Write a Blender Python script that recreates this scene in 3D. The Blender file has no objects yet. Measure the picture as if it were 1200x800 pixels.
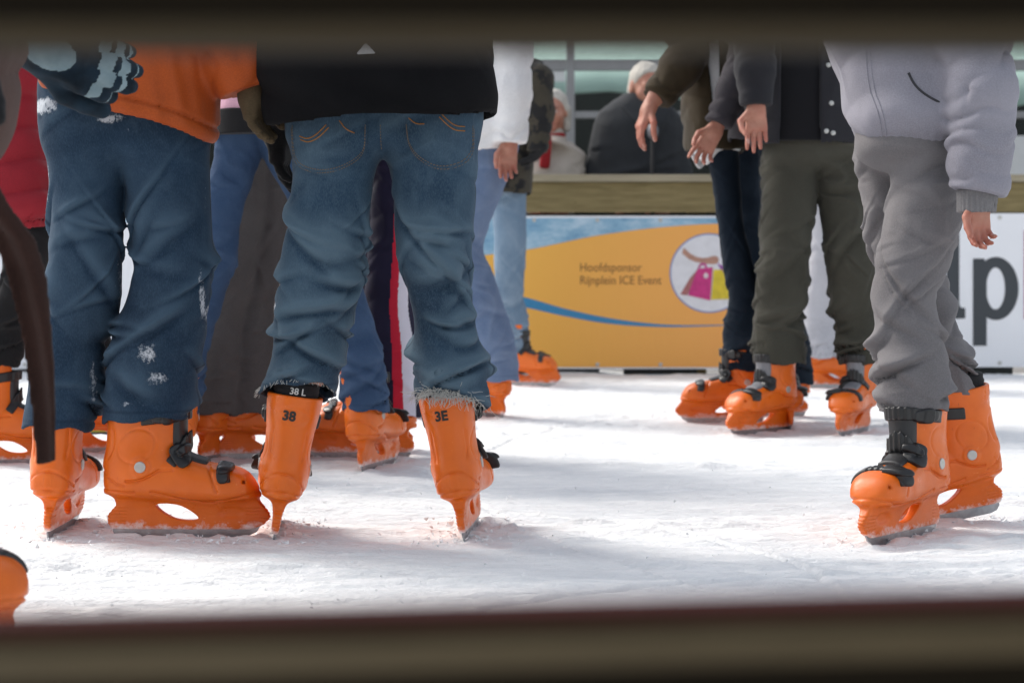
import bpy, bmesh, math, random
import numpy as np
from mathutils import Matrix, Vector

FPX, CAMH, HZ = 2200.0, 0.54, 322.0      # focal length in photo pixels, eye height, horizon row
sc = bpy.context.scene
COL = sc.collection
R = math.radians
f32 = np.float32

def W(px, py, D):
    """a point seen at (px, py) standing at distance D"""
    return np.array([(px-600)*D/FPX, D, CAMH+(HZ-py)*D/FPX])

# ------------------------------------------------------------------ noise
def _h(x, y, z, s):
    with np.errstate(over='ignore'):
        n = (x.astype(np.uint32)*np.uint32(73856093)) ^ (y.astype(np.uint32)*np.uint32(19349663)) ^ (z.astype(np.uint32)*np.uint32(83492791)) ^ np.uint32((s*2654435761) & 0xffffffff)
        n = (n ^ (n >> np.uint32(13)))*np.uint32(1274126177)
        n = n ^ (n >> np.uint32(16))
    return (n & np.uint32(0xffff)).astype(f32)/f32(32767.5) - f32(1)

def vnoise(x, y, z, s=0):
    xi, yi, zi = np.floor(x), np.floor(y), np.floor(z)
    u, v, w = x-xi, y-yi, z-zi
    u = u*u*(3-2*u); v = v*v*(3-2*v); w = w*w*(3-2*w)
    xi = xi.astype(np.int64); yi = yi.astype(np.int64); zi = zi.astype(np.int64)
    def L(a, b, t): return a+(b-a)*t
    return L(L(L(_h(xi,yi,zi,s), _h(xi+1,yi,zi,s), u), L(_h(xi,yi+1,zi,s), _h(xi+1,yi+1,zi,s), u), v),
             L(L(_h(xi,yi,zi+1,s), _h(xi+1,yi,zi+1,s), u), L(_h(xi,yi+1,zi+1,s), _h(xi+1,yi+1,zi+1,s), u), v), w)

# ------------------------------------------------------------------ distance fields and their surfaces
def smin(a, b, k):
    h = np.maximum(k-np.abs(a-b), 0)/k
    return np.minimum(a, b)-h*h*k*0.25
def smax(a, b, k): return -smin(-a, -b, k)

def cone(P, a, b, ra, rb):
    a = np.asarray(a, f32); b = np.asarray(b, f32)
    ab = b-a
    t = np.clip(((P-a)@ab)/max(float(ab@ab), 1e-9), 0, 1)
    d = np.linalg.norm(P-a-t[:, None]*ab, axis=1)
    return d-(ra+(rb-ra)*t), t

def ell(P, c, r):
    q = (P-np.asarray(c, f32))/np.asarray(r, f32)
    return (np.linalg.norm(q, axis=1)-1)*min(r)

def surface(fn, lo, hi, v):
    """surface-nets mesh of fn(P) = 0 inside the box lo..hi, cell size v"""
    lo = np.asarray(lo, f32); hi = np.asarray(hi, f32)
    B = 8
    nb = np.maximum(np.ceil((hi-lo)/(v*B)).astype(int), 1)
    n = nb*B+1
    bc = np.stack(np.meshgrid(*[np.arange(k) for k in nb], indexing='ij'), -1).reshape(-1, 3)
    cen = (lo+(bc+0.5)*B*v).astype(f32)
    dc = fn(cen)
    near = np.abs(dc) < B*v*1.25
    F = np.repeat(np.repeat(np.repeat(dc.reshape(nb), B, 0), B, 1), B, 2)
    F = np.pad(F, ((0, 1),)*3, mode='edge').astype(f32)
    off = np.stack(np.meshgrid(*[np.arange(B+1)]*3, indexing='ij'), -1).reshape(-1, 3)
    sel = bc[near]
    for i in range(0, len(sel), 400):
        g = (sel[i:i+400, None, :]*B+off[None]).reshape(-1, 3)
        F[g[:, 0], g[:, 1], g[:, 2]] = fn((lo+g*v).astype(f32))
    # keep a closed border
    for ax in range(3):
        sl = [slice(None)]*3
        for e in (0, -1):
            sl[ax] = e; F[tuple(sl)] = np.maximum(F[tuple(sl)], v*0.5)
    S = F < 0
    cnt = np.zeros(tuple(n-1), np.int8)
    for i in (0, 1):
        for j in (0, 1):
            for k in (0, 1):
                cnt += S[i:n[0]-1+i, j:n[1]-1+j, k:n[2]-1+k]
    act = (cnt > 0) & (cnt < 8)
    idx = np.argwhere(act)
    if len(idx) == 0: return np.zeros((0, 3)), np.zeros((0, 4), int)
    vid = np.full(tuple(n-1), -1, np.int64); vid[act] = np.arange(len(idx))
    acc = np.zeros((len(idx), 3)); num = np.zeros(len(idx))
    cs = [(i, j, k) for i in (0, 1) for j in (0, 1) for k in (0, 1)]
    for a in cs:
        for b in cs:
            if a < b and sum(abs(p-q) for p, q in zip(a, b)) == 1:
                A = F[idx[:, 0]+a[0], idx[:, 1]+a[1], idx[:, 2]+a[2]]; Bv = F[idx[:, 0]+b[0], idx[:, 1]+b[1], idx[:, 2]+b[2]]
                m = (A < 0) != (Bv < 0)
                t = np.where(m, A/np.where(A-Bv == 0, 1, A-Bv), 0)
                p = np.array(a)[None]+t[:, None]*(np.array(b)-np.array(a))[None]
                acc += np.where(m[:, None], p, 0); num += m
    V = lo+(idx+acc/num[:, None])*v
    quads = []
    for ax in range(3):
        o = [k for k in range(3) if k != ax]
        sl0 = [slice(None)]*3; sl1 = [slice(None)]*3
        sl0[ax] = slice(0, -1); sl1[ax] = slice(1, None)
        A, Bq = S[tuple(sl0)], S[tuple(sl1)]
        E = np.argwhere(A != Bq)
        ok = (E[:, o[0]] > 0) & (E[:, o[1]] > 0) & (E[:, o[0]] < n[o[0]]-1) & (E[:, o[1]] < n[o[1]]-1)
        E = E[ok]
        fl = A[E[:, 0], E[:, 1], E[:, 2]]
        def g(d0, d1):
            c = E.copy(); c[:, o[0]] -= d0; c[:, o[1]] -= d1
            return vid[c[:, 0], c[:, 1], c[:, 2]]
        q = np.stack([g(1, 1), g(0, 1), g(0, 0), g(1, 0)], 1)
        if ax == 1: fl = ~fl
        q[~fl] = q[~fl][:, ::-1]
        quads.append(q)
    Q = np.concatenate(quads)
    Q = Q[(Q >= 0).all(1)]
    return V, Q

def mesh_np(name, V, Q, smooth=True):
    me = bpy.data.meshes.new(name)
    V = np.ascontiguousarray(V, f32); Q = np.ascontiguousarray(Q, np.int32)
    k = Q.shape[1]
    me.vertices.add(len(V)); me.vertices.foreach_set('co', V.ravel())
    me.loops.add(Q.size); me.loops.foreach_set('vertex_index', Q.ravel())
    me.polygons.add(len(Q)); me.polygons.foreach_set('loop_start', np.arange(0, Q.size, k, dtype=np.int32))
    me.polygons.foreach_set('loop_total', np.full(len(Q), k, np.int32))
    if smooth: me.polygons.foreach_set('use_smooth', np.ones(len(Q), bool))
    me.update(calc_edges=True); me.validate()
    return me

def attr(me, name, vals):
    a = me.attributes.new(name, 'FLOAT', 'POINT')
    a.data.foreach_set('value', np.ascontiguousarray(vals, f32))

def link(name, me, mat, parent=None, loc=(0, 0, 0)):
    o = bpy.data.objects.new(name, me); COL.objects.link(o)
    if mat is not None and me is not None and not me.materials: me.materials.append(mat)
    o.location = loc
    if parent is not None: o.parent = parent
    return o

def tag(o, label=None, cat=None, group=None, kind=None):
    if label: o['label'] = label
    if cat: o['category'] = cat
    if group: o['group'] = group
    if kind: o['kind'] = kind
    return o

def thing(name, loc, label, cat, group=None):
    return tag(link(name, None, None, None, tuple(float(c) for c in loc)), label, cat, group)

# ---- small classic mesh builder (boxes, tubes, discs, prisms)
class MB:
    def __init__(s): s.v = []; s.f = []
    def add(s, v, f):
        b = len(s.v); s.v += [tuple(map(float, p)) for p in v]; s.f += [tuple(i+b for i in q) for q in f]; return s
    def box(s, x0, x1, y0, y1, z0, z1):
        return s.add([(x0,y0,z0),(x1,y0,z0),(x1,y1,z0),(x0,y1,z0),(x0,y0,z1),(x1,y0,z1),(x1,y1,z1),(x0,y1,z1)],
                     [(3,2,1,0),(4,5,6,7),(0,1,5,4),(1,2,6,5),(2,3,7,6),(3,0,4,7)])
    def prism_xz(s, pts, y0, y1):
        n = len(pts)
        v = [(x, y0, z) for x, z in pts]+[(x, y1, z) for x, z in pts]
        f = [tuple(range(n)), tuple(range(2*n-1, n-1, -1))]+[(i, i+n, (i+1) % n+n, (i+1) % n) for i in range(n)]
        return s.add(v, f)
    def tube(s, pts, r, n=6):
        pts = [np.asarray(p, float) for p in pts]
        v = []; m = len(pts)
        rr = r if hasattr(r, '__len__') else [r]*m
        for i, p in enumerate(pts):
            t = pts[min(i+1, m-1)]-pts[max(i-1, 0)]; t = t/(np.linalg.norm(t)+1e-9)
            u = np.cross(t, (0, 0, 1) if abs(t[2]) < .9 else (1, 0, 0)); u /= np.linalg.norm(u); w = np.cross(t, u)
            v += [p+rr[i]*(math.cos(2*math.pi*k/n)*u+math.sin(2*math.pi*k/n)*w) for k in range(n)]
        f = [(i*n+k, i*n+(k+1) % n, (i+1)*n+(k+1) % n, (i+1)*n+k) for i in range(m-1) for k in range(n)]
        f += [tuple(range(n-1, -1, -1)), tuple(range((m-1)*n, m*n))]
        return s.add(v, f)
    def build(s, name, mat, parent=None, loc=(0, 0, 0), smooth=False, bevel=0):
        me = bpy.data.meshes.new(name); me.from_pydata(s.v, [], s.f)
        bm = bmesh.new(); bm.from_mesh(me)
        bmesh.ops.recalc_face_normals(bm, faces=bm.faces)
        if bevel: bmesh.ops.bevel(bm, geom=list(bm.edges), offset=bevel, segments=2, affect='EDGES', profile=.7)
        bm.to_mesh(me); bm.free()
        if smooth:
            me.polygons.foreach_set('use_smooth', [True]*len(me.polygons))
        return link(name, me, mat, parent, loc)

def text_mesh(body, size, bold=0.0):
    c = bpy.data.curves.new('lettering', 'FONT'); c.body = body; c.size = size; c.offset = bold
    c.align_x = 'LEFT'; c.resolution_u = 3
    o = bpy.data.objects.new('lettering', c); COL.objects.link(o)
    dg = bpy.context.evaluated_depsgraph_get(); dg.update()
    me = bpy.data.meshes.new_from_object(o.evaluated_get(dg))
    bpy.data.objects.remove(o); bpy.data.curves.remove(c)
    me.materials.clear()
    return me

# ------------------------------------------------------------------ materials
def new_mat(name):
    m = bpy.data.materials.new(name); m.use_nodes = True
    nt = m.node_tree; b = nt.nodes['Principled BSDF']
    return m, nt, b
def N(nt, t, **kw):
    n = nt.nodes.new(t)
    for k, v in kw.items():
        if hasattr(n, k): setattr(n, k, v)
        else: n.inputs[k].default_value = v
    return n
def mixc(nt, fac, a, b, mode='MIX'):
    n = nt.nodes.new('ShaderNodeMix'); n.data_type = 'RGBA'; n.blend_type = mode
    for s, val in ((0, fac), (6, a), (7, b)):
        if isinstance(val, bpy.types.NodeSocket): nt.links.new(val, n.inputs[s])
        else: n.inputs[s].default_value = val if s == 0 else (*val[:3], 1)
    return n.outputs[2]
def ramp(nt, src, p0, p1, c0=(0, 0, 0, 1), c1=(1, 1, 1, 1)):
    r = nt.nodes.new('ShaderNodeValToRGB')
    r.color_ramp.elements[0].position = p0; r.color_ramp.elements[1].position = p1
    r.color_ramp.elements[0].color = c0; r.color_ramp.elements[1].color = c1
    nt.links.new(src, r.inputs[0]); return r.outputs[0]
def noise(nt, scale, detail=3, sxyz=(1, 1, 1), rough=.55):
    tc = nt.nodes.new('ShaderNodeTexCoord'); mp = nt.nodes.new('ShaderNodeMapping')
    mp.inputs['Scale'].default_value = sxyz
    nt.links.new(tc.outputs['Object'], mp.inputs[0])
    n = N(nt, 'ShaderNodeTexNoise'); n.inputs['Scale'].default_value = scale; n.inputs['Detail'].default_value = detail
    n.inputs['Roughness'].default_value = rough
    nt.links.new(mp.outputs[0], n.inputs['Vector']); return n.outputs['Fac']
def bump(nt, b, h, strength, dist):
    n = nt.nodes.new('ShaderNodeBump'); n.inputs['Strength'].default_value = strength; n.inputs['Distance'].default_value = dist
    nt.links.new(h, n.inputs['Height']); nt.links.new(n.outputs[0], b.inputs['Normal'])

def m_cloth(name, c, c2=None, rough=.9, weave=420, bs=.25, sheen=.06, big=5, spots=None):
    m, nt, b = new_mat(name)
    c2 = c2 or tuple(x*.68 for x in c)
    col = mixc(nt, ramp(nt, noise(nt, big, 5), .3, .7), c2, c)
    col = mixc(nt, ramp(nt, noise(nt, weave*1.3, 2), .40, .66, (0, 0, 0, 1), (.32, .32, .32, 1)), col, tuple(min(1, x*1.45) for x in c))
    if spots: col = mixc(nt, ramp(nt, noise(nt, spots[1], 2), spots[2], spots[2]+.03), col, spots[0])
    at = N(nt, 'ShaderNodeAttribute'); at.attribute_name = 'ridge'
    col = mixc(nt, ramp(nt, at.outputs['Fac'], .0, 1., (0, 0, 0, 1), (.35, .35, .35, 1)), col, tuple(min(1, x*1.25+.01) for x in c))
    nt.links.new(col, b.inputs['Base Color'])
    b.inputs['Roughness'].default_value = rough; b.inputs['Sheen Weight'].default_value = sheen; b.inputs['Sheen Roughness'].default_value = .4
    b.inputs['Specular IOR Level'].default_value = .25
    bump(nt, b, noise(nt, weave, 3), bs*1.8, .002)
    return m

def m_denim(name, c, fade, dark, snow=0.0):
    m, nt, b = new_mat(name)
    col = mixc(nt, ramp(nt, noise(nt, 3.2, 4), .32, .68), dark, c)
    th = noise(nt, 620, 2, (1, 1, .3)); th2 = noise(nt, 38, 5, (1, 1, .6), .7)
    col = mixc(nt, ramp(nt, th, .42, .75, (0, 0, 0, 1), (.35, .35, .35, 1)), col, fade)
    col = mixc(nt, ramp(nt, th2, .5, .8, (0, 0, 0, 1), (.32, .32, .32, 1)), col, fade)
    at = N(nt, 'ShaderNodeAttribute'); at.attribute_name = 'ridge'
    col = mixc(nt, ramp(nt, at.outputs['Fac'], .05, 1., (0, 0, 0, 1), (.7, .7, .7, 1)), col, fade)
    se = N(nt, 'ShaderNodeAttribute'); se.attribute_name = 'seam'
    col = mixc(nt, ramp(nt, se.outputs['Fac'], .2, .9, (0, 0, 0, 1), (.75, .75, .75, 1)), col, dark)
    if snow:
        sn = N(nt, 'ShaderNodeAttribute'); sn.attribute_name = 'snow'  # snow mask, painted rim strips included
        mu = N(nt, 'ShaderNodeMath', operation='MULTIPLY'); nt.links.new(sn.outputs['Fac'], mu.inputs[0]); nt.links.new(noise(nt, 85, 6, (1, 1, .8), .8), mu.inputs[1])
        col = mixc(nt, ramp(nt, mu.outputs[0], .40, .54, (0,0,0,1), (.85,.85,.85,1)), col, (.55, .58, .62))
    nt.links.new(col, b.inputs['Base Color'])
    b.inputs['Roughness'].default_value = .92; b.inputs['Specular IOR Level'].default_value = .2
    b.inputs['Sheen Weight'].default_value = .035; b.inputs['Sheen Roughness'].default_value = .3
    bump(nt, b, noise(nt, 330, 3, (1, 1, .35)), .35, .002)
    return m

def m_plain(name, c, rough=.5, metal=0, var=.12, scale=20, bs=0, bscale=120, spec=.5, coat=0):
    m, nt, b = new_mat(name)
    col = mixc(nt, ramp(nt, noise(nt, scale, 4), .3, .7), tuple(x*(1-var) for x in c), c)
    nt.links.new(col, b.inputs['Base Color'])
    b.inputs['Roughness'].default_value = rough; b.inputs['Metallic'].default_value = metal; b.inputs['Specular IOR Level'].default_value = spec
    b.inputs['Coat Weight'].default_value = coat
    if bs: bump(nt, b, noise(nt, bscale, 3), bs, .002)
    return m

def m_orange():
    m, nt, b = new_mat('orange_plastic')
    col = mixc(nt, ramp(nt, noise(nt, 14, 4), .3, .7), (.66, .122, .006), (.78, .155, .009))
    # scuffs: pale scratches and grime of their own shape
    col = mixc(nt, ramp(nt, noise(nt, 60, 6, (1, 1, 2.5), .7), .66, .76, (0, 0, 0, 1), (.5, .5, .5, 1)), col, (.95, .42, .2))
    col = mixc(nt, ramp(nt, noise(nt, 35, 6, (1, 1, 1), .75), .64, .8, (0, 0, 0, 1), (.35, .35, .35, 1)), col, (.35, .08, .02))
    col = mixc(nt, ramp(nt, noise(nt, 24, 3, (1, 14, 9), .6), .70, .73, (0, 0, 0, 1), (.55, .55, .55, 1)), col, (.95, .45, .22))
    col = mixc(nt, ramp(nt, noise(nt, 20, 3, (10, 12, 1), .6), .71, .735, (0, 0, 0, 1), (.5, .5, .5, 1)), col, (.30, .06, .015))
    col = mixc(nt, ramp(nt, noise(nt, 7, 5), .52, .75, (0, 0, 0, 1), (.4, .4, .4, 1)), col, (.52, .085, .008))
    # snow stuck to the chassis
    at = N(nt, 'ShaderNodeAttribute'); at.attribute_name = 'low'
    mu = N(nt, 'ShaderNodeMath', operation='MULTIPLY'); nt.links.new(at.outputs['Fac'], mu.inputs[0]); nt.links.new(noise(nt, 32, 6, (1, 1, 1.2), .75), mu.inputs[1])
    sn = ramp(nt, mu.outputs[0], .40, .62, (0,0,0,1), (.8,.8,.8,1))
    col = mixc(nt, sn, col, (.85, .84, .85))
    nt.links.new(col, b.inputs['Base Color'])
    ro = mixc(nt, sn, mixc(nt, ramp(nt, noise(nt, 18, 6, (1, 1, 1), .7), .35, .65), (.26, .26, .26), (.5, .5, .5)), (.9, .9, .9)); nt.links.new(ro, b.inputs['Roughness'])
    b.inputs['Specular IOR Level'].default_value = .42
    b.inputs['Subsurface Weight'].default_value = .12; b.inputs['Subsurface Radius'].default_value = (.02, .006, .002); b.inputs['Subsurface Scale'].default_value = .6
    bump(nt, b, noise(nt, 45, 4), .12, .004)
    return m

def m_skin():
    m, nt, b = new_mat('skin')
    col = mixc(nt, ramp(nt, noise(nt, 25, 4), .3, .7), (.33, .13, .085), (.47, .235, .165))
    col = mixc(nt, ramp(nt, noise(nt, 9, 3), .5, .7, (0, 0, 0, 1), (.6, .6, .6, 1)), col, (.44, .15, .10))
    for nm, c in (('red', (.40, .10, .07)), ('nail', (.56, .33, .28)), ('lip', (.36, .11, .09)), ('eye', (.03, .025, .02)), ('white', (.7, .66, .62))):
        at = N(nt, 'ShaderNodeAttribute'); at.attribute_name = nm
        col = mixc(nt, at.outputs['Fac'] if nm != 'red' else ramp(nt, at.outputs['Fac'], .1, 1, (0, 0, 0, 1), (.75, .75, .75, 1)), col, c)
    nt.links.new(col, b.inputs['Base Color']); b.inputs['Roughness'].default_value = .55
    b.inputs['Subsurface Weight'].default_value = .15; b.inputs['Subsurface Radius'].default_value = (.02, .008, .004); b.inputs['Subsurface Scale'].default_value = .3
    bump(nt, b, noise(nt, 150, 4), .15, .002)
    return m

def m_ice():
    m, nt, b = new_mat('ice_snow')
    n1 = noise(nt, 1.6, 6, (.5, 2.2, 1), .62); n2 = noise(nt, 9, 6, (.5, 1.9, 1), .68); n3 = noise(nt, 60, 5, (.8, 1.4, 1), .65)
    col = mixc(nt, ramp(nt, n1, .38, .62), (.66, .68, .70), (.80, .805, .805))
    col = mixc(nt, ramp(nt, n2, .47, .62, (0, 0, 0, 1), (.8, .8, .8, 1)), col, (.85, .85, .85))
    # faint patchy reddish band across the left half of the ice
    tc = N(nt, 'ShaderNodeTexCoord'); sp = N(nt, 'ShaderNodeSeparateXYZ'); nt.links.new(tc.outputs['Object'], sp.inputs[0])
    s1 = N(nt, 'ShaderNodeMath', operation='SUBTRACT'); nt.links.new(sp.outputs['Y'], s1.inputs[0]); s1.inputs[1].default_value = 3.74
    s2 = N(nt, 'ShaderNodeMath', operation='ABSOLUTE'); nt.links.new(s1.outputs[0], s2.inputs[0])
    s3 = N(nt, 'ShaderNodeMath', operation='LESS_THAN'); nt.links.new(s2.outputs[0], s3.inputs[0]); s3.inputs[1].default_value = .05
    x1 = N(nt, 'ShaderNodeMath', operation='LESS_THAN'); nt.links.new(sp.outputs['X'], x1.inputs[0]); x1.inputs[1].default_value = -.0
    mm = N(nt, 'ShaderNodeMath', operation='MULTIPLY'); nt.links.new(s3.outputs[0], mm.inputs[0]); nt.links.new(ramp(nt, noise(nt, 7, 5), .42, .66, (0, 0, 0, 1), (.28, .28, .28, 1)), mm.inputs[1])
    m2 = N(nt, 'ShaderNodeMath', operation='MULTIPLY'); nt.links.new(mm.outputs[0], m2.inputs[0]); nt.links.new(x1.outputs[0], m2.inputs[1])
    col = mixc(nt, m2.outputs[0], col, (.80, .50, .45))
    # specks of dirt
    col = mixc(nt, ramp(nt, noise(nt, 38, 2, (1, 1, 1), .4), .79, .82, (0, 0, 0, 1), (.4, .4, .4, 1)), col, (.5, .49, .48))
    nt.links.new(col, b.inputs['Base Color'])
    ro = ramp(nt, n2, .4, .6, (.45, .45, .45, 1), (.85, .85, .85, 1)); nt.links.new(ro, b.inputs['Roughness'])
    b.inputs['Specular IOR Level'].default_value = .35
    ad = N(nt, 'ShaderNodeMath', operation='ADD'); nt.links.new(n2, ad.inputs[0]); nt.links.new(n3, ad.inputs[1])
    bump(nt, b, ad.outputs[0], .6, .014)
    return m

def m_wood(name, c, c2, sx=(1, 12, 12), rough=.75):
    m, nt, b = new_mat(name); b.inputs['Specular IOR Level'].default_value = .12
    n1 = noise(nt, 5, 6, sx, .65); n2 = noise(nt, 2.2, 4)
    col = mixc(nt, ramp(nt, n1, .35, .65), c2, c)
    col = mixc(nt, ramp(nt, n2, .45, .7, (0, 0, 0, 1), (.5, .5, .5, 1)), col, c2)
    col = mixc(nt, ramp(nt, noise(nt, 16, 2), .74, .78), col, tuple(x*.4 for x in c2))
    nt.links.new(col, b.inputs['Base Color']); b.inputs['Roughness'].default_value = rough
    bump(nt, b, n1, .3, .004)
    return m

ORANGE = m_orange(); SKIN = m_skin()
BLACK = m_plain('black_rubber', (.012, .012, .013), .38, var=.3, bs=.1)
LINER = m_cloth('liner_cloth', (.016, .016, .018), weave=300)
TONGUE = m_plain('grey_tongue', (.2, .2, .215), .55, bs=.1)
TONGUEB = m_plain('black_tongue', (.018, .018, .02), .45, bs=.1)
STEEL = m_plain('steel', (.45, .46, .48), .35, metal=1, var=.35, scale=40)
RIVET = m_plain('rivet_metal', (.5, .5, .48), .4, metal=.6, scale=60)

# ------------------------------------------------------------------ the rental skate (x forward, heel at 0, blade on z = 0)
def I(x, ks):
    ks = np.asarray(ks, f32); return np.interp(x, ks[:, 0], ks[:, 1]).astype(f32)
def smooth_keys(ks, n=80):
    ks = np.asarray(ks, float); x = ks[:, 0]; y = ks[:, 1:]
    d = np.gradient(y, x, axis=0)
    xs = np.linspace(x[0], x[-1], n); i = np.clip(np.searchsorted(x, xs)-1, 0, len(x)-2)
    h = (x[i+1]-x[i])[:, None]; t = ((xs-x[i])[:, None])/h
    Y = (2*t**3-3*t**2+1)*y[i]+(t**3-2*t**2+t)*h*d[i]+(-2*t**3+3*t**2)*y[i+1]+(t**3-t**2)*h*d[i+1]
    return np.concatenate([xs[:, None], Y], 1)
BT = smooth_keys([(-.002,.150),(.05,.18),(.1,.188),(.15,.186),(.185,.168),(.22,.158),(.255,.153),(.280,.146),(.298,.134),(.312,.115),(.322,.094)])
BW = smooth_keys([(-.002,.005),(.003,.021),(.012,.034),(.03,.042),(.08,.045),(.15,.045),(.21,.050),(.255,.053),(.285,.049),(.305,.038),(.317,.020),(.322,.006)])
CF = smooth_keys([(.09,.014,.15),(.12,.003,.158),(.15,-.003,.160),(.19,.003,.158),(.23,.006,.158),(.27,.004,.160),(.31,.002,.163)])
CB = smooth_keys([(.09,.040),(.12,.048),(.15,.0495),(.2,.0475),(.25,.0525),(.28,.056),(.31,.057)])

def s_boot(P):
    x, y, z = P.T
    top = I(x, BT); w = I(x, BW); bot = I(x, [(0,.094),(.04,.088),(.1,.082),(.25,.080),(.3,.084),(.33,.09)])
    zc = (top+bot)/2; h = (top-bot)/2
    p = np.where(z < zc, 3.8, 2.5); q = ((np.abs(y)/w)**p+(np.abs(z-zc)/h)**p+1e-9)**(1/p)
    d = (q-1)*np.minimum(w, h)
    return np.maximum(d, np.maximum(-.002-x, x-.322))
def s_cuff(P, inset=0.0):
    x, y, z = P.T
    xb = I(z, CF[:, (0, 1)])+inset; xf = I(z, CF[:, (0, 2)])-inset; b = I(z, CB)-inset
    c = (xb+xf)/2; a = (xf-xb)/2
    q = ((np.abs(x-c)/a)**2.3+(np.abs(y)/b)**2.3+1e-9)**(1/2.3)
    return (q-1)*np.minimum(a, b)
def s_zlow(x, y): return .146-.022*np.sin(np.clip((x-.0)/.12, 0, 1)*math.pi)+.03*np.clip(x-.1, 0, 1)-6*y*y*(x < .05)
def s_base(P):
    x, y, z = P.T
    c = np.maximum(s_cuff(P), s_zlow(x, y)-z)
    c = np.maximum(c, z-.302-.05*np.clip(x-.1, 0, 1)*0)
    return np.minimum(s_boot(P), c)
def s_shell(P):
    x, y, z = P.T
    boot = s_boot(P)
    hw = I(z, [(.02,.0085),(.03,.0095),(.05,.0100),(.065,.0125),(.08,.017),(.1,.026)])*np.clip(.75+.25*np.sin(np.clip(x/.33, 0, 1)*math.pi), 0, 1)
    x0 = I(z, [(.02,.014),(.035,.006),(.05,.006),(.062,.016),(.07,.024),(.1,.02)])
    x1 = I(z, [(.02,.30),(.03,.326),(.045,.341),(.055,.339),(.07,.327),(.1,.3)])
    ch = smax(np.abs(y)-hw, smax(x0-x, x-x1, .01), .006)
    ch = smax(ch, np.maximum(.021-z, z-.1), .004)
    # ribs on the heel and toe stem
    ch = ch+.0011*np.sin(z*900)*((z > .03) & (z < .07) & ((x < .045) | (x > .29)))
    d = smin(boot, ch, .013)
    d = smax(d, -(np.sqrt((x-.292)**2+(z-.122)**2)-.0035+(np.abs(y) < .03)*.01), .001)
    cu = np.maximum(s_cuff(P), s_zlow(x, y)-z)
    cu = smax(cu, z-.302, .004)
    inner = np.maximum(s_cuff(P, .0095), .19-z)
    wed = np.maximum(np.abs(y)-(.022+.06*np.clip(z-.18, 0, 1)), np.maximum(.11-x, .17-z))
    cu = smax(np.maximum(cu, -inner), -wed, .004)
    d = np.minimum(d, cu)
    d = np.maximum(d, -np.maximum(s_cuff(P, .0095), .2-z))
    # boss round the pivot, oval recess at the back, grooves
    rr = np.sqrt((x-.083)**2+(z-.153)**2)
    d = d-.0028*(1/(1+np.exp((rr-.020)/.0012)))*(np.abs(y) > .02)
    ov = np.sqrt((y/.036)**2+((z-.262)/.017)**2)
    d = d+.0020*(1/(1+np.exp((ov-1)/.08)))*(x < .05)
    d = d+.0026*np.exp(-((np.abs(y)-.034+.10*np.clip(.2-z, 0, .06))/.0022)**2)*(x < .075)*np.clip((z-.165)/.01, 0, 1)*np.clip((.235-z)/.01, 0, 1)
    ov2 = np.sqrt(((y+.0)/.028)**2+((z-.262)/.012)**2)
    d = d-.0008*(1/(1+np.exp((ov2-1)/.09)))*(x < .05)
    d = d+.0040*np.exp(-((z-(.108-5*y*y))/.0026)**2)*(x < .07)
    d = d+.0040*np.exp(-((z-s_zlow(x, y)+.001)/.0024)**2)*(x < .15)
    d = d+.0034*np.exp(-((z-.092-.012*np.sin(x*22))/.0026)**2)*(x > .1)*(x < .32)
    d = d+.0032*np.exp(-(((x-.232)+.35*(z-.12))/.0026)**2)*(z > .1)*(np.abs(y) > .02)
    pan = np.sqrt(((x-.075-.2*(z-.2))/.038)**2+((z-.195)/.035)**2)
    d = d+.0020*np.exp(-((pan-1)/.06)**2)*(np.abs(y) > .03)
    rec = np.sqrt(((x-.262)/.024)**2+((z-.057)/.011)**2)
    d = d+.0045*(1/(1+np.exp((rec-1)/.12)))*(np.abs(y) > .004)
    # eye-shaped window through the chassis
    u = (x-.150)*math.cos(.30)-(z-.0575)*math.sin(.30); v = (x-.150)*math.sin(.30)+(z-.0575)*math.cos(.30)
    hole = ((np.abs(u)/.046)**1.5+(np.abs(v)/.0145)**1.5)**(1/1.5)-1
    return smax(d, -hole*.0145, .003)
def s_liner(P):
    x, y, z = P.T
    d = np.maximum(s_cuff(P, .0102), .15-z)
    d = smax(d, z-.338+.1*np.abs(x-.08), .01)
    return d+.001*np.sin(z*420)
def s_tongue(P):
    x, y, z = P.T
    d = smax(s_base(P)-.0042-.004*np.clip(1-(y/.03)**2, 0, 1), np.abs(y)-(.027+.05*np.clip(z-.16, 0, 1)), .004)
    u = (x-.165)*.75+(z-.18)*-.66
    return smax(d, np.maximum(.12-x, np.maximum(x-.215, z-.272)), .004)
def s_strap(P, k):
    x, y, z = P.T
    b = np.minimum(s_base(P), s_tongue(P))
    if k == 0: d = smax(smax(b-.0052, np.abs(z-.252-.12*(x-.1))-.0135, .003), .085-x, .003)
    elif k == 1:
        u = (x-.168)*.80-(z-.192)*.60; t = (x-.168)*.60+(z-.192)*.80
        d = smax(smax(b-.0055, np.abs(u)-.012, .003), -.042-t, .003)
    else:
        u3 = (x-.250)*.96+(z-.15)*.22
        d = smax(smax(b-.0052, np.abs(u3)-.011, .003), .122-z, .003)
    return d+.0009*np.sin(y*500)*(np.abs(y) < .03)
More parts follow.
